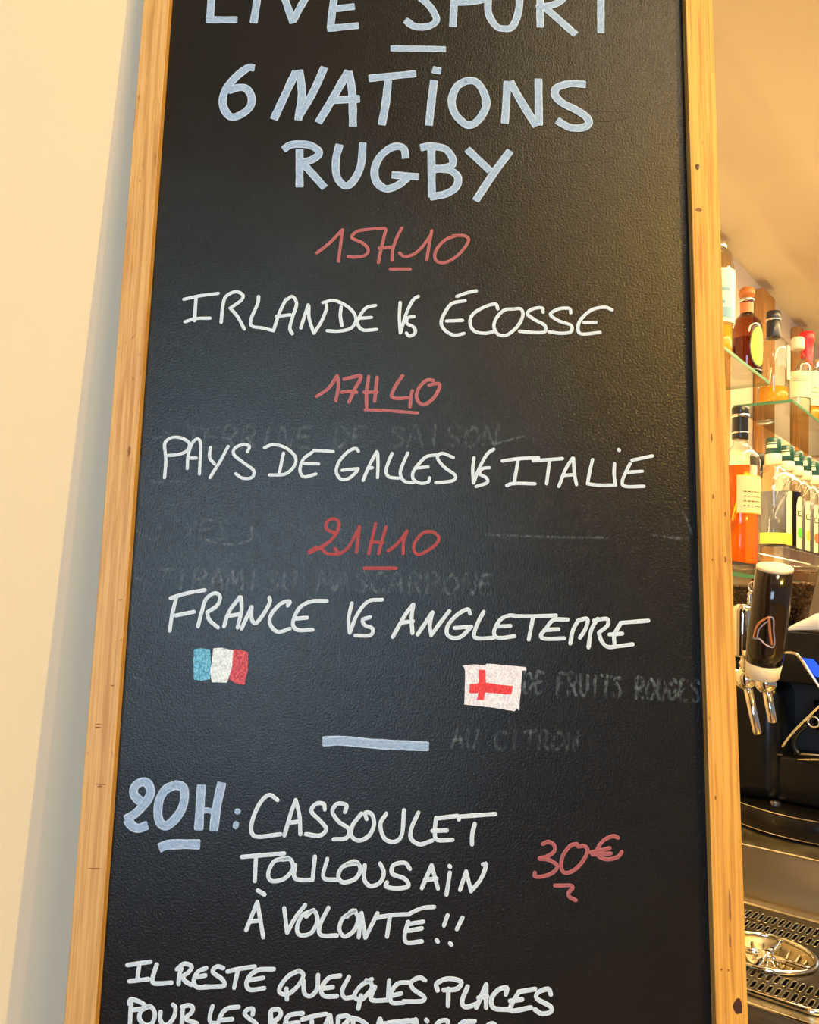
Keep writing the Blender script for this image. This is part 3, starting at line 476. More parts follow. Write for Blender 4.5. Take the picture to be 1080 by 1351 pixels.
def tray_plate():
    # perforated plate: a fine grid with the slot cells left out
    bm = bmesh.new(); z = -.5265; th = .0022
    rows = [(1.536, 1.499), (1.486, 1.456), (1.305, 1.276), (1.265, 1.238)]
    xs = []; x = T0+.012
    while x < T1-.012: xs.append((x, x+.0062)); x += .0107
    gx = sorted({T0, T1} | {v for p in xs for v in p}); gy = sorted({TA0, TA1} | {v for p in rows for v in p})
    def slot(x, y):
        for (a, b) in rows:
            if b < y < a:
                for (p, q) in xs:
                    if p < x < q: return True
        return False
    # subdivide y where the rinser sits
    extra = [RC.y-RR+2*RR*i/24 for i in range(25)]
    gy = sorted(set(gy) | set(e for e in extra if 1.306 < e < 1.455)); 
    vs = {}
    def vt(x, y, zz):
        k = (round(x, 5), round(y, 5), zz)
        if k not in vs:
            sh = (y-1.39)*.0                     # slots run straight back
            vs[k] = bm.verts.new((x+sh, y, zz))
        return vs[k]
    for x0, x1 in zip(gx, gx[1:]):
        for y0, y1 in zip(gy, gy[1:]):
            cx, cy = (x0+x1)/2, (y0+y1)/2
            if slot(cx, cy) or (Vector((cx, cy))-RC).length < RR-.002: continue
            bm.faces.new((vt(x0, y0, z), vt(x1, y0, z), vt(x1, y1, z), vt(x0, y1, z)))
    me = bpy.data.meshes.new('plate'); bm.to_mesh(me); bm.free(); return me, rows, xs
me, rows, xs = tray_plate()
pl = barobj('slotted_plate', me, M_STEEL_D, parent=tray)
sm = pl.modifiers.new('thick', 'SOLIDIFY'); sm.thickness = .0022; sm.offset = -1
rim_me = None
for (a, b) in rows:
    for (p, q) in xs:
        if p < -.56: continue
        if rim_me is None or True:
            w, h = (q-p)/2, (a-b)/2; r_ = w*.98; pts = []
            for k in range(8): t = math.pi*k/7; pts.append((r_*math.cos(t), h-w+r_*math.sin(t), 0))
            for k in range(8): t = math.pi+math.pi*k/7; pts.append((r_*math.cos(t), -(h-w)+r_*math.sin(t), 0))
            key = 'slot_rim_%d' % round((a-b)*1e4)
            rim_me = bpy.data.meshes.get(key)
            if rim_me is None: rim_me = tube(pts, .0006, 4, True); rim_me.name = key; rim_me.materials.append(M_STEEL)
        o = bpy.data.objects.new('slot_rim', rim_me); COL.objects.link(o); o.parent = tray; o.location = ((p+q)/2, (a+b)/2, -.5262)
def rrect(x0, x1, y0, y1, r, z, n=6):
    out = []
    for cx, cy, s in ((x1-r, y1-r, 0), (x0+r, y1-r, 1), (x0+r, y0+r, 2), (x1-r, y0+r, 3)):
        for k in range(n+1): t = math.pi/2*(s+k/n); out.append((cx+r*math.cos(t), cy+r*math.sin(t), z))
    return out
barobj('raised_rim', tube(rrect(T0, T1, TA0-.004, TA1, .022, -.5255), .0042, 10, True), M_CHROME, True, tray)
ring = [(RC.x+RR*math.cos(t*math.pi/24), RC.y+RR*math.sin(t*math.pi/24), -.523) for t in range(48)]
barobj('rinser_ring', tube(ring, .0038, 10, True), M_CHROME, True, tray)
barobj('rinser_bowl', lathe([(.004, -.565), (.045, -.560), (.063, -.535), (.0655, -.525), (.0635, -.526), (.060, -.536), (.043, -.557), (.004, -.561)], 40, Matrix.Translation((RC.x, RC.y, 0))), M_STEEL, True, tray)
for k in range(20):                               # pressed ribs in the bowl
    t = k*2*math.pi/20
    barobj('bowl_rib', tube([(RC.x+math.cos(t)*r, RC.y+math.sin(t)*r, z) for r, z in ((.020, -.5565), (.043, -.553), (.060, -.532))], .0022, 6), M_STEEL, True, tray)
for k in range(4):
    t = -.02+k*math.pi/2
    barobj('rinser_arm', tube([(RC.x+math.cos(t)*r, RC.y+math.sin(t)*r, z) for r, z in ((.006, -.528), (.03, -.5285), (.055, -.5295), (.0645, -.5285))], [.0056, .0050, .0048, .0044], 8), M_CHROME, True, tray)
barobj('rinser_hub', lathe([(.004, -.562), (.004, -.540), (.009, -.536), (.013, -.530), (.012, -.525), (.007, -.521), (.003, -.520)], 20, Matrix.Translation((RC.x, RC.y, 0))), M_CHROME, True, tray)
for k in range(10):
    t = k*math.pi/5
    barobj('spray_tooth', tube([(RC.x+math.cos(t)*.010, RC.y+math.sin(t)*.010, -.530), (RC.x+math.cos(t)*.021, RC.y+math.sin(t)*.021, -.541)], [.0022, .0030], 6), M_CHROME, True, tray)

# ------------------------------------------------------------------ beer taps
def P(b, a, z): return Vector((b, a, z))
tw = empty('tap_tower', (0, 0, EYE), PHI); props(tw, 'chrome tap tower standing on the drip counter behind the chalkboard', 'tap tower')
barobj('column', lathe([(.040, -.5294), (.040, -.522), (.028, -.515), (.026, -.16), (.026, -.09), (.020, -.082)], 28, Matrix.Translation((-.67, 1.455, 0))), M_CHROME, True, tw)
barobj('manifold', tube([P(-.67, 1.455, -.122), P(-.40, 1.455, -.122)], .013, 16), M_CHROME, True, tw)
def tap(ball, spout_end, label, R=.0165):
    t = empty('beer_tap', (0, 0, EYE), PHI); props(t, label, 'beer tap', 'beer taps over the drip tray')
    bx, by, bz = ball
    prof = [(R*math.sin(math.pi*(i+.5)/12.5), -R*math.cos(math.pi*(i+.5)/12.5)) for i in range(12)]
    barobj('tap_body', lathe(prof, 24, Matrix.Translation(ball)), M_CHROME, True, t)
    barobj('neck', lathe([(.010, .014), (.0095, .022), (.012, .026), (.0085, .030), (.0085, .038)], 20, Matrix.Translation(ball)), M_CHROME, True, t)
    e = Vector(spout_end); b_ = Vector(ball); d = (e-b_)
    s = barobj('spout', tube([b_+d*.1, b_+d*.97, e], [.0072, .0066, .0058], 16), M_CHROME, True, t)
    barobj('spout_tip', tube([e+d*.0, e+d.normalized()*.002], .0042, 12), M_BLACK, True, t)
    return t
t1 = tap(P(-.4223, 1.4206, -.1207), P(-.4092, 1.4404, -.210), 'chrome beer tap with a plain cylinder lever, nearest the chalkboard frame', .0185)
b1 = P(-.4233, 1.4206, 0)
barobj('lever_cylinder', lathe([(.010, -.085), (.0162, -.083), (.0172, -.080), (.0172, -.010), (.0155, -.004), (.008, .001), (.002, .002)], 28, Matrix.Translation(b1+Vector((-.004, -.006, 0)))), M_CHROME, True, t1)
barobj('lever_ring', tube([b1+Vector((.012+.007*math.cos(k*math.pi/8), 0, .030+.009*math.sin(k*math.pi/8))) for k in range(16)], .0018, 6, True), M_CHROME, True, t1)
barobj('lever_chain', lathe([(.003, .0), (.004, .004), (.003, .007), (.0042, .011), (.003, .015), (.004, .019), (.002, .022)], 10, Matrix.Translation(b1+Vector((.006, 0, .0)))), M_CHROME, True, t1)
t2 = tap(P(-.3835, 1.392, -.122), P(-.3755, 1.402, -.183), 'beer tap with a tall handle shaped like a glass of dark stout')
hb, ht = P(-.3862, 1.3815, -.112), P(-.3548, 1.3335, .0605)
ax = (ht-hb); Lh = ax.length; HM = Matrix.Translation(hb) @ ax.to_track_quat('Z', 'Y').to_matrix().to_4x4()
def onh(pr): return lathe(pr, 40, HM)
barobj('handle_base', onh([(.0225, 0), (.0250, .003), (.0272, .026)]), M_CREAM, True, t2)
barobj('handle_body', onh([(.0272, .0262), (.0284, .050), (.0288, .080), (.0284, .120), (.0268, Lh-.004)]), M_STOUT, True, t2)
barobj('handle_top', onh([(.0270, Lh-.0038), (.0268, Lh+.0005), (.0250, Lh+.0012)]), M_CREAM, True, t2)
# harp emblem: bow, pillar, neck and strings laid on the round handle
def onface(s, h, lift=.0012):
    """s = sideways offset on the visible side, h = height along the handle"""
    r = .0286+lift-abs(h-.080)*.012
    camdir = (HM.inverted() @ (Matrix.Rotation(-PHI, 4, 'Z') @ Vector((0, 0, 0)))-Vector((0, 0, 0))); camdir.z = 0; camdir.normalize()
    a0 = math.atan2(camdir.y, camdir.x); a = a0 + s/r
    return HM @ Vector((r*math.cos(a), r*math.sin(a), h))
def face_tube(name, pts, r, m): barobj(name, tube([tuple(p) for p in spline([onface(*p) for p in pts], .002)], r, 8), m, True, t2)
face_tube('harp_emblem', [(-.0190, .072), (-.0175, .086), (-.0125, .098), (-.0050, .106), (.0000, .110)], .0018, M_BRONZE)
face_tube('harp_emblem', [(.0000, .110), (.0020, .096), (.0050, .080), (.0085, .066)], .0020, M_BRONZE)
face_tube('harp_emblem', [(-.0140, .073), (-.0125, .086), (-.0070, .096), (-.0010, .103)], .0012, M_LILAC)
face_tube('harp_emblem', [(.0010, .1105), (.0065, .107), (.0085, .090), (.0120, .070), (.0095, .062), (.0000, .065), (-.0100, .072), (-.0190, .070), (-.0205, .073)], .0013, M_LILAC)

# ------------------------------------------------------------------ coffee machine with bean hopper
cm = empty('coffee_machine', (0, 0, EYE), PHI); props(cm, 'black coffee machine with a bean hopper and blue display on the bar', 'coffee machine')
CB = P(-.395, 1.872, 0)
def cmp_(name, me, m, sm=False, par=None): return link(name, me, m, par or cm, smooth=sm)
cmp_('base', lathe([(.20, -.4275), (.208, -.424), (.208, -.392), (.203, -.386), (.150, -.3845)], 72, Matrix.Translation(CB)), M_BLACK, True)
cmp_('base_rim', tube([CB+Vector((.2045*math.cos(k*math.pi/48), .2045*math.sin(k*math.pi/48), -.3855)) for k in range(96)], .0013, 6, True), M_CHROME, True)
cmp_('base_rim', tube([CB+Vector((.2075*math.cos(k*math.pi/48), .2075*math.sin(k*math.pi/48), -.4235)) for k in range(96)], .0009, 6, True), M_CHROME, True)
for k in range(5):
    t = -2.5+k*.55
    cmp_('foot', lathe([(.008, -.4298), (.009, -.429), (.009, -.4270)], 12, Matrix.Translation(CB+Vector((.18*math.cos(t), .18*math.sin(t), 0)))), M_STEEL_D)
cmp_('column', box(-.60, -.455, 1.745, 1.98, -.386, -.150, bevel=.03, seg=5), M_BLACK, True)
cmp_('column_back', box(-.56, -.22, 1.86, 2.02, -.386, -.06, bevel=.01), M_BLACK_M)
cmp_('head', box(-.615, -.20, 1.74, 2.03, -.148, -.0475, bevel=.006, seg=3), M_BLACK, True)
bm = bmesh.new(); add_tube(bm, spline([(-.4465, 1.733, -.090), (-.4300, 1.731, -.0885), (-.4200, 1.730, -.0905), (-.4120, 1.729, -.098), (-.3950, 1.729, -.124), (-.375, 1.731, -.155)], .004), .0032, 8)
cmp_('chrome_trim', mesh(bm), M_CHROME, True)
cmp_('chrome_trim', tube([tuple(p) for p in spline([(-.4465, 1.735, -.272), (-.437, 1.733, -.256), (-.415, 1.731, -.226), (-.375, 1.732, -.180)], .004)], .0026, 8), M_CHROME, True)
bm = bmesh.new()
q = [(-.4120, 1.7275, -.0965), (-.3900, 1.7275, -.0975), (-.3640, 1.7275, -.130), (-.3850, 1.7275, -.130)]
f = [bm.verts.new(p) for p in q]; g_ = [bm.verts.new((x, y+.006, z)) for x, y, z in q]
bm.faces.new(f); bm.faces.new(g_[::-1])
for i in range(4): bm.faces.new((f[i], f[(i+1) % 4], g_[(i+1) % 4], g_[i]))
cmp_('display', mesh(bm), M_SCREEN)['label'] = 'lit blue display'
cmp_('brew_group', lathe([(.030, -.235), (.032, -.215), (.032, -.180)], 28, Matrix.Translation((-.37, 1.79, 0))), M_BLACK, True)
cmp_('group_ring', tube([(-.392+.010*math.cos(k*math.pi/8), 1.742, -.217+.010*math.sin(k*math.pi/8)) for k in range(16)], .0022, 8, True), M_CHROME, True)
cmp_('outlet', tube([tuple(p) for p in spline([(-.405, 1.744, -.225), (-.420, 1.743, -.240), (-.427, 1.742, -.255), (-.425, 1.742, -.272), (-.418, 1.742, -.283)], .005)], .005, 10), M_BLACK, True)
cmp_('lever_bar', tube([(-.4200, 1.742, -.2915), (-.385, 1.742, -.2870), (-.33, 1.742, -.284)], .0032, 10), M_CHROME, True)
cmp_('lever_bar', tube([(-.4260, 1.744, -.282), (-.405, 1.744, -.2800), (-.33, 1.744, -.276)], .0022, 10), M_STEEL, True)
cmp_('cup_rest', box(-.468, -.30, 1.76, 1.87, -.384, -.290, bevel=.012, seg=3), M_BLACK, True)
cmp_('cup_rest_trim', tube([(-.468, 1.757, -.2915), (-.452, 1.757, -.2905)], .0016, 6), M_CHROME)
cmp_('base_badge', lathe([(.010, -.3840), (.010, -.3800), (.006, -.3785)], 16, Matrix.Translation((-.4630, 1.752, 0))), M_SILVER)
# hopper: open tapering acrylic box with beans
def taper(x0, x1, y0, y1, z0, X0, X1, Y0, Y1, z1, th):
    bm = bmesh.new()
    def ringv(a, b, c, d, z): return [bm.verts.new(p) for p in ((a, c, z), (b, c, z), (b, d, z), (a, d, z))]
    o0, o1 = ringv(x0, x1, y0, y1, z0), ringv(X0, X1, Y0, Y1, z1)
    i1, i0 = ringv(X0+th, X1-th, Y0+th, Y1-th, z1), ringv(x0+th, x1-th, y0+th, y1-th, z0+th)
    for p, q in ((o0, o1), (o1, i1), (i1, i0)):
        for k in range(4): bm.faces.new((p[k], p[(k+1) % 4], q[(k+1) % 4], q[k]))
    bm.faces.new(o0[::-1]); bm.faces.new(i0); return mesh(bm)
hop = cmp_('bean_hopper', taper(-.490, -.427, 1.825, 1.955, -.0465, -.494, -.391, 1.785, 1.985, .080, .003), M_ACRYL)
cmp_('hopper_rim', tube(rrect(-.496, -.389, 1.783, 1.987, .012, .0805), .0028, 8, True), M_ACRYL, True, hop)
low = cmp_('bean_drawer', taper(-.610, -.497, 1.790, 1.90, -.0465, -.612, -.497, 1.785, 1.90, .044, .002), M_ACRYL)
rb = random.Random(3)
def beans(par, n, x0, x1, X1, y0, y1, Y0, Y1, z0, z1, full):
    bm = bmesh.new()
    for k in range(n):
        z = rb.uniform(z0+.004, full); f_ = (z-z0)/(z1-z0); xr = x1+(X1-x1)*f_-.007; yf = y0+(Y0-y0)*f_+.007; yb = y1+(Y1-y1)*f_-.007
        x, y = rb.uniform(x0+.007, xr), rb.uniform(yf, yb); c = rb.random()
        if c < .5: y = yf+rb.random()*.006
        elif c < .7: x = xr-rb.random()*.006
        else: z = full-rb.random()*.004
        Mx = Matrix.Translation((x, y, z)) @ Matrix.Rotation(rb.uniform(0, 6.3), 4, (rb.uniform(-1, 1), rb.uniform(-1, 1), rb.uniform(-1, 1))) @ Matrix.Diagonal((.0062, .0044, .0034, 1))
        bmesh.ops.create_icosphere(bm, subdivisions=1, radius=1, matrix=Mx)
    o = cmp_('coffee_beans', mesh(bm), M_BEAN, True, par); o['kind'] = 'stuff'
beans(hop, 520, -.490, -.427, -.391, 1.825, 1.955, 1.785, 1.985, -.0465, .080, .050)
beans(low, 240, -.610, -.497, -.497, 1.790, 1.90, 1.785, 1.90, -.0465, .044, .038)
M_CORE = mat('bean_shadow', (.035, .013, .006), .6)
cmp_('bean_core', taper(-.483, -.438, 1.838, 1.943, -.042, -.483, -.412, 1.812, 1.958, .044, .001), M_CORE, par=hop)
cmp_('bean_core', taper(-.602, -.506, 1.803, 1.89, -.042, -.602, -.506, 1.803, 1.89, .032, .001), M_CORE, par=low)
# folded cloth on the machine
bm = bmesh.new(); n1, n2 = 28, 14; V_ = [[None]*(n2+1) for _ in range(n1+1)]
for i in range(n1+1):
    for j in range(n2+1):
        x = -.445+.215*i/n1; y = 1.748+.055*j/n2; u = i/n1
        h = .036*min(1, u/.26)**.8 * (1-.35*max(0, (u-.75)/.25)) + .005*noise.noise(Vector((x*55, y*22, 3)))*min(1, u*5)
        if j in (0, n2): h *= .16
        V_[i][j] = bm.verts.new((x+.003*noise.noise(Vector((x*30, y*30, 0))), y, -.0468+max(.0008, h)))
for i in range(n1):
    for j in range(n2): bm.faces.new((V_[i][j], V_[i+1][j], V_[i+1][j+1], V_[i][j+1]))
o = barobj('folded_cloth', mesh(bm), M_CLOTH, True); props(o, 'crumpled white cloth lying on top of the black coffee machine', 'cloth')
s = o.modifiers.new('thick', 'SOLIDIFY'); s.thickness = .0012

# ------------------------------------------------------------------ shelves and uprights on the bar wall
for i, a_ in enumerate((2.41, 2.87, 3.33)):
    o = barobj('wood_upright', box(-.799, -.765, a_-.13 if i else a_-.08, a_, -.42, 1.045, bevel=.006, seg=3), M_POST)
    props(o, ['oak upright on the bar wall behind the tall clear bottle', 'oak upright on the bar wall left of the black capped clear bottle', 'oak upright on the bar wall behind the red capped bottle'][i], 'post', 'oak uprights carrying the glass shelves')
def shelf(name, b0, b1, a0, a1, z, th, label):
    r = empty(name, (0, 0, EYE), PHI); props(r, label, 'shelf', 'glass shelves on the bar wall')
    link('glass_pane', box(b0, b1-.0015, a0+.0015, a1-.0015, z-th, z), M_SHELF, r)
    bm = bmesh.new()
    add_box(bm, b1-.0014, b1, a0, a1, z-th, z); add_box(bm, b0, b1-.0015, a0, a0+.0014, z-th, z); add_box(bm, b0, b1-.0015, a1-.0014, a1, z-th, z)
    link('polished_edge', mesh(bm), M_SHELFE, r)
    for k in (.2, .8):
        a_ = a0+(a1-a0)*k
        link('bracket', tube([(-.764, a_, z-th-.004), (b0+.05, a_, z-th-.004)], .004, 8), M_SILVER, r, smooth=True)
    return r
shelf('glass_shelf', -.762, -.602, 1.50, 2.215, .584, .008, 'upper glass shelf nearest the board, under the brown jug bottle')
shelf('glass_shelf', -.762, -.600, 2.425, 3.60, .583, .008, 'upper glass shelf farther along, under the red capped bottle')
shelf('glass_shelf', -.762, -.50, 1.45, 3.60, .062, .008, 'lower glass shelf carrying the red liqueur and the syrup bottles')
rs = empty('acrylic_riser', (0, 0, EYE), PHI); props(rs, 'clear acrylic riser box under the row of syrup bottles', 'riser')
link('riser_box', box(-.737, -.585, 2.27, 3.30, .0623, .157, bevel=.003), M_ACRYL, rs)
link('riser_lip', box(-.739, -.583, 2.268, 3.302, .1572, .163, bevel=.001), M_SHELF, rs)
link('riser_lip', box(-.739, -.582, 2.268, 3.302, .0622, .0680, bevel=.001), M_ACRYL, rs)

pd = empty('acrylic_riser', (0, 0, EYE), PHI); props(pd, 'low clear acrylic pad under the orange-red liqueur bottle', 'riser')
link('riser_box', box(-.60, -.504, 1.60, 1.86, .0623, .0845, bevel=.002), M_ACRYL, pd)

# ------------------------------------------------------------------ bottles
def arc_band(r, z0, z1, a0, a1, n=18, th=.0005, round_=0):
    bm = bmesh.new(); rr = []
    for i in range(n+1):
        t = a0+(a1-a0)*i/n; zz1 = z1; zz0 = z0
        if round_:
            e = min(i, n-i)/(n*.5)
            k = math.sqrt(max(0, 1-(1-min(1, e/round_))**2)); c = (z0+z1)/2; zz1 = c+(z1-c)*(.02+.98*k); zz0 = c-(c-z0)*(.02+.98*k) if round_ == 1 else z0
            if round_ < 1: zz1 = z1-(1-k)*(z1-z0)*.16
        rr.append([bm.verts.new(((r+d)*math.cos(t), (r+d)*math.sin(t), z)) for d, z in ((0, zz0), (th, zz0), (th, zz1), (0, zz1))])
    for p, q in zip(rr, rr[1:]):
        for k in range(4): bm.faces.new((p[k], p[(k+1) % 4], q[(k+1) % 4], q[k]))
    bm.faces.new(rr[0]); bm.faces.new(rr[-1][::-1]); return mesh(bm)
def bottle(b, a, z, prof, label, glassm, parts, liquidm=None, fill=None, group=None, cat='bottle'):
    """prof: outer profile; parts: (name, kind, args, material); angle 0 points out from the wall"""
    r = empty('bottle', BAR(b, a, z+.0004), PHI); props(r, label, cat, group)
    link('glass_body', lathe(prof, 32), glassm, r, smooth=True)
    if liquidm:
        lp = [(max(.002, q-.0028), h) for q, h in prof if h < fill]
        k = next(i for i, (q, h) in enumerate(prof) if h >= fill); (q0, h0), (q1, h1) = prof[k-1], prof[k]
        qq = q0+(q1-q0)*(fill-h0)/(h1-h0); lp.append((qq-.0028, fill)); lp[0] = (lp[0][0], .004)
        link('liquor', lathe(lp, 32), liquidm, r, smooth=True)
    for nm, kind, args, m_ in parts:
        me = lathe(args, 28) if kind == 'L' else arc_band(*args) if kind == 'A' else None
        link(nm, me, m_, r, smooth=(kind == 'L'))
    return r
D = math.pi/180
CAMA = -100*D                                # side of a bottle that faces the camera
def prof(R, sh, neck, rn, top, foot=.004):
    return [(R*.55, 0), (R-.002, .0005), (R, foot), (R, sh), (R*.93, sh+(neck-sh)*.25), (R*.62, sh+(neck-sh)*.62), (rn*1.15, sh+(neck-sh)*.9), (rn, neck), (rn, top)]
def label_marks(r, z, n, a0, a1, h=.002, rows=3, gap=.006):
    out = []
    for k in range(rows):
        t = a0
        while t < a1:
            w = random.uniform(.05, .16); out.append(('label_print', 'A', (r+.0007, z-k*gap, z-k*gap+h, t, min(a1, t+w), 3, .0003), M_INK)); t += w+.07
    return out
G1 = 'spirits bottles on the upper glass shelf'
bottle(-.640, 1.925, .584, [(.018, 0), (.030, .0005), (.032, .004), (.034, .17), (.033, .215), (.028, .242), (.018, .262), (.006, .272)], 'tall clear bottle with a white and blue label, cut off by the board frame', M_GLASS,
  [('label', 'A', (.0345, .075, .205, -150*D, 60*D), mat('white_label', (.86, .84, .62), .6)), ('label_print', 'A', (.0353, .085, .110, -110*D, -20*D), M_BLUEINK), ('label_print', 'A', (.0353, .150, .158, -90*D, -30*D), M_BLUEINK), ('label_print', 'A', (.0353, .118, .126, -100*D, -50*D), M_BLUEINK), ('stopper', 'L', [(.014, .262), (.016, .266), (.016, .276), (.012, .282)], M_SILVER)], M_GOLD, .07, G1)
bottle(-.641, 2.140, .584, [(.020, 0), (.035, .0005), (.037, .005), (.037, .125), (.034, .146), (.024, .158), (.017, .164), (.015, .172), (.014, .205)], 'squat dark amber bottle with an oval yellow label and round brown stopper', M_AMBERG,
  [('label', 'A', (.0376, .018, .128, -63*D, 14*D, 22, .0009, 1), M_INK), ('label', 'A', (.0384, .022, .124, -59*D, 10*D, 22, .0009, 1), M_LABELY),
   ('neck_label', 'A', (.0160, .168, .196, -180*D, 180*D), mat('rust_band', (.62, .22, .07), .5)), ('collar', 'L', [(.015, .198), (.019, .200), (.019, .207), (.015, .209)], M_SILVER),
   ('stopper', 'L', [(.014, .206), (.014, .212), (.019, .215), (.0205, .222), (.019, .232), (.012, .238), (.004, .240)], M_CORK),
   ('seal', 'L', [(.0375, .008), (.0385, .009), (.0385, .014), (.0375, .015)], M_DARKCAP)], M_WHISKY, .10, G1)
bottle(-.714, 2.120, .584, [(.012, 0), (.026, .0005), (.028, .004), (.028, .05), (.024, .06), (.022, .07)], 'small dark jar at the back of the upper glass shelf', M_SMOKEG, [('lid', 'L', [(.024, .070), (.025, .071), (.025, .085), (.022, .087)], M_DARKCAP), ('jar_wrap', 'L', [(.0283, .003), (.0287, .004), (.0287, .046), (.0283, .047)], M_DARKCAP)], group=G1, cat='jar')
bottle(-.662, 2.462, .583, [(.022, 0), (.042, .0005), (.044, .004), (.044, .150), (.041, .172), (.030, .190), (.0185, .198), (.0175, .205), (.0170, .215)], 'clear bottle with a black cap and a little golden liquor on the upper shelf', M_GLASS,
  [('cap', 'L', [(.0188, .196), (.0195, .198), (.0195, .244), (.0188, .246)], M_DARKCAP), ('cap_ring', 'L', [(.0200, .2465), (.0212, .2475), (.0212, .2515), (.0200, .2525)], M_SILVER), ('cap_top', 'L', [(.0196, .253), (.0200, .254), (.0200, .272), (.0185, .275)], M_DARKCAP),
   ('label', 'A', (.0446, .065, .165, -20*D, 60*D), M_LABEL)], M_GOLD, .045, G1)
bottle(-.640, 2.645, .583, prof(.036, .15, .20, .012, .215), 'clear bottle with a cream label and cream stopper beside the red capped bottle', M_GLASS, [('label', 'A', (.0366, .05, .13, -110*D, 70*D), M_LABEL), ('stopper', 'L', [(.014, .205), (.019, .207), (.020, .214), (.020, .238), (.017, .243)], M_CREAM)]+label_marks(.0366, .11, 3, -95*D, -20*D), M_PALE, .13, G1)
bottle(-.640, 2.755, .583, prof(.041, .145, .215, .015, .235), 'bottle with a bright red cap and red wax trickling down its neck', M_GLASS,
  [('cap', 'L', [(.0165, .205), (.0185, .208), (.0190, .225), (.0195, .255), (.0230, .262), (.0235, .283), (.0215, .290)], M_RED), ('wax_ribbon', 'A', (.022, .175, .215, -80*D, -35*D, 8, .004), M_RED), ('label', 'A', (.0417, .045, .155, -120*D, 30*D), M_LABEL)]+label_marks(.0418, .10, 3, -100*D, -20*D, .0025, 3, .014), M_GOLD, .05, G1)
bottle(-.640, 2.885, .583, prof(.038, .13, .19, .014, .22), 'bottle with a plain yellow label at the right end of the upper shelf', M_GLASS, [('label', 'A', (.0386, .015, .135, -140*D, 60*D), M_LABELY), ('cap', 'L', [(.0155, .200), (.0165, .202), (.0165, .232), (.0150, .234)], M_SILVER)], M_GOLD, .12, G1)
# big red liqueur on the lower shelf
bottle(-.548, 1.790, .085, [(.020, 0), (.0385, .0005), (.0405, .005), (.0405, .215), (.038, .232), (.026, .246), (.0165, .254), (.0150, .262), (.0150, .290)], 'tall bottle of orange-red liqueur with a cream label and long black capsule', M_GLASS,
  [('capsule', 'L', [(.0165, .268), (.0172, .270), (.0168, .322), (.0178, .324), (.0178, .336), (.0160, .339)], M_DARKCAP), ('capsule_band', 'L', [(.0171, .3155), (.0181, .3160), (.0181, .3215), (.0171, .322)], M_SILVER), ('capsule_band', 'L', [(.0171, .2800), (.0177, .2805), (.0177, .2830), (.0171, .2835)], M_SILVER),
   ('label', 'A', (.0411, .105, .186, -82*D, 50*D), M_LABELY), ('label', 'A', (.0416, .107, .184, -80*D, 48*D), M_LABEL)]+label_marks(.0420, .150, 3, -62*D, -5*D, .0018, 4, .010), M_ORANGE, .208, 'bottles on the lower glass shelf')
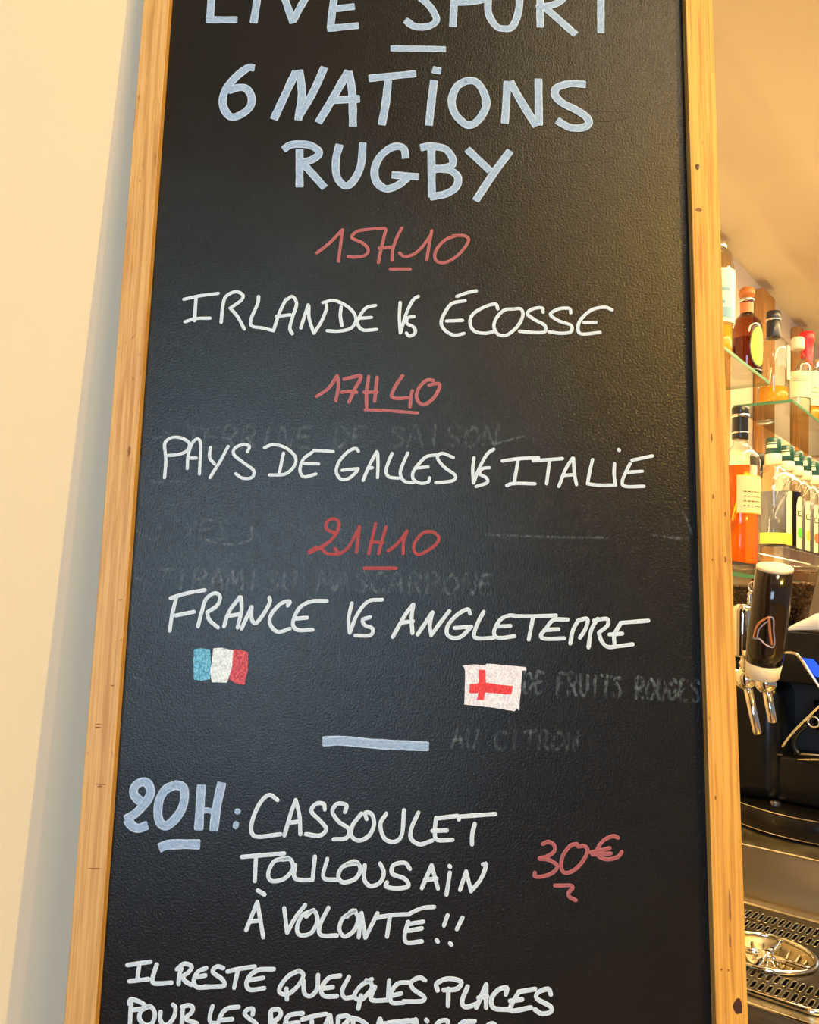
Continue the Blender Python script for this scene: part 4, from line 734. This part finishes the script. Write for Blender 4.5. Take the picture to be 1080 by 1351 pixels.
# row of syrup bottles with dark green caps
GS = 'syrup bottles with dark green caps'
SY = [(-.640, 2.385, .047, 'big syrup bottle with a green cap, nearest the board, grey gap in its label', M_LABELY), (-.640, 2.520, .040, 'second green capped bottle from the board, holding black syrup', M_LEAF), (-.640, 2.622, .038, 'third green capped syrup bottle from the board, orange fruit on its label', M_FRUITO), (-.640, 2.724, .038, 'fourth green capped syrup bottle from the board, red fruit on its label', M_FRUITR), (-.640, 2.826, .038, 'green capped syrup bottle farthest from the board', M_LABELY)]
for i, (b, a, R, lb, fm) in enumerate(SY):
    pf = [(R*.5, 0), (R-.002, .0005), (R, .004), (R, .150), (R*1.04, .165), (R*1.02, .185), (R*.80, .205), (R*.45, .220), (.0165, .226), (.0155, .245), (.0155, .262)]
    gap0, gap1 = (-124*D, -30*D) if i == 0 else (-64*D, -34*D)
    ps = [('cap', 'L', [(.0200, .2585), (.0212, .260), (.0205, .300), (.0190, .304)], M_GREENCAP), ('cap_print', 'A', (.0213, .274, .283, -130*D, -50*D, 8), M_LABEL), ('cap_print', 'A', (.0213, .287, .289, -120*D, -55*D, 8), M_LABEL),
          ('neck_label', 'L', [(.0172, .228), (.0218, .231), (.0215, .2560), (.0205, .2580)], M_LABEL),
          ('label', 'A', (R+.0005, .004, .152, gap1, gap0+2*math.pi, 40, .0006, .08), M_LABEL)]
    if i == 0: ps += [('label_band', 'A', (R+.0003, .006, .036, gap0, gap1, 12), M_LABELY), ('label_band', 'A', (R+.0012, .004, .036, gap1, gap1+80*D, 12), M_LABELY), ('label_band', 'A', (R+.0012, .004, .036, gap0-60*D, gap0, 12), M_LABELY)]
    else:
        g = gap1+3*D
        ps += [('fruit_print', 'A', (R+.0012, .034, .066, g, g+42*D, 10, .0006, 1), fm), ('label_print', 'A', (R+.0012, .096, .099, g+2*D, g+40*D, 8, .0004), M_INK),
               ('label_print', 'A', (R+.0012, .110, .1125, g+4*D, g+26*D, 6, .0004), M_INK), ('label_print', 'A', (R+.0012, .099, .1115, g+1*D, g+6*D, 3, .0004), M_INK), ('label_print', 'A', (R+.0012, .034, .06, gap0-38*D, gap0-10*D, 6, .0004, 1), M_LABELY),
               ('label_print', 'A', (R+.0012, .099, .112, gap0-34*D, gap0-29*D, 3, .0004), M_INK), ('label_print', 'A', (R+.0012, .097, .0995, gap0-34*D, gap0-8*D, 6, .0004), M_INK)]
    bottle(b, a, .163, pf, lb, M_GLASS, ps, M_DARKSYR if i == 1 else M_SYRUP, .168 if i == 1 else .15, GS)
bottle(-.704, 2.462, .163, prof(.026, .13, .19, .012, .212), 'slim pale bottle with a black stopper behind the first syrup bottle', M_GLASS, [('stopper', 'L', [(.0120, .205), (.0145, .207), (.0145, .243), (.0200, .246), (.0210, .272), (.0180, .277)], M_BLACK_M), ('label', 'A', (.0266, .02, .12, -140*D, 40*D), M_LABEL)], M_PALE, .12, 'bottles on the lower glass shelf')
# ------------------------------------------------------------------ bar lighting: warm strips under the ceiling and behind the shelves
def bar_lamp(name, b, a, z, power, color, size, size_y, rx=0, ry=0):
    o = lamp(name, 'AREA', BAR(b, a, z), power, color, shape='RECTANGLE', size=size, size_y=size_y)
    o.rotation_euler = Matrix.Rotation(PHI, 3, 'Z').to_euler() if not (rx or ry) else (Matrix.Rotation(PHI, 3, 'Z') @ Matrix.Rotation(ry, 3, 'Y') @ Matrix.Rotation(rx, 3, 'X')).to_euler()
    return o
bar_lamp('bar_strip_light', -.15, 2.5, 1.03, 39, (1, .71, .31), .12, 2.2)
bar_lamp('shelf_front_light', .10, 2.3, .95, 7, (1, .80, .50), .3, 1.2, ry=.55)
bar_lamp('shelf_strip_light', -.56, 2.7, .565, 4.5, (1, .78, .45), .012, 1.6)
bar_lamp('shelf_uplight', -.70, 2.6, .10, 8.0, (1, .70, .32), .03, 1.8, rx=math.pi)
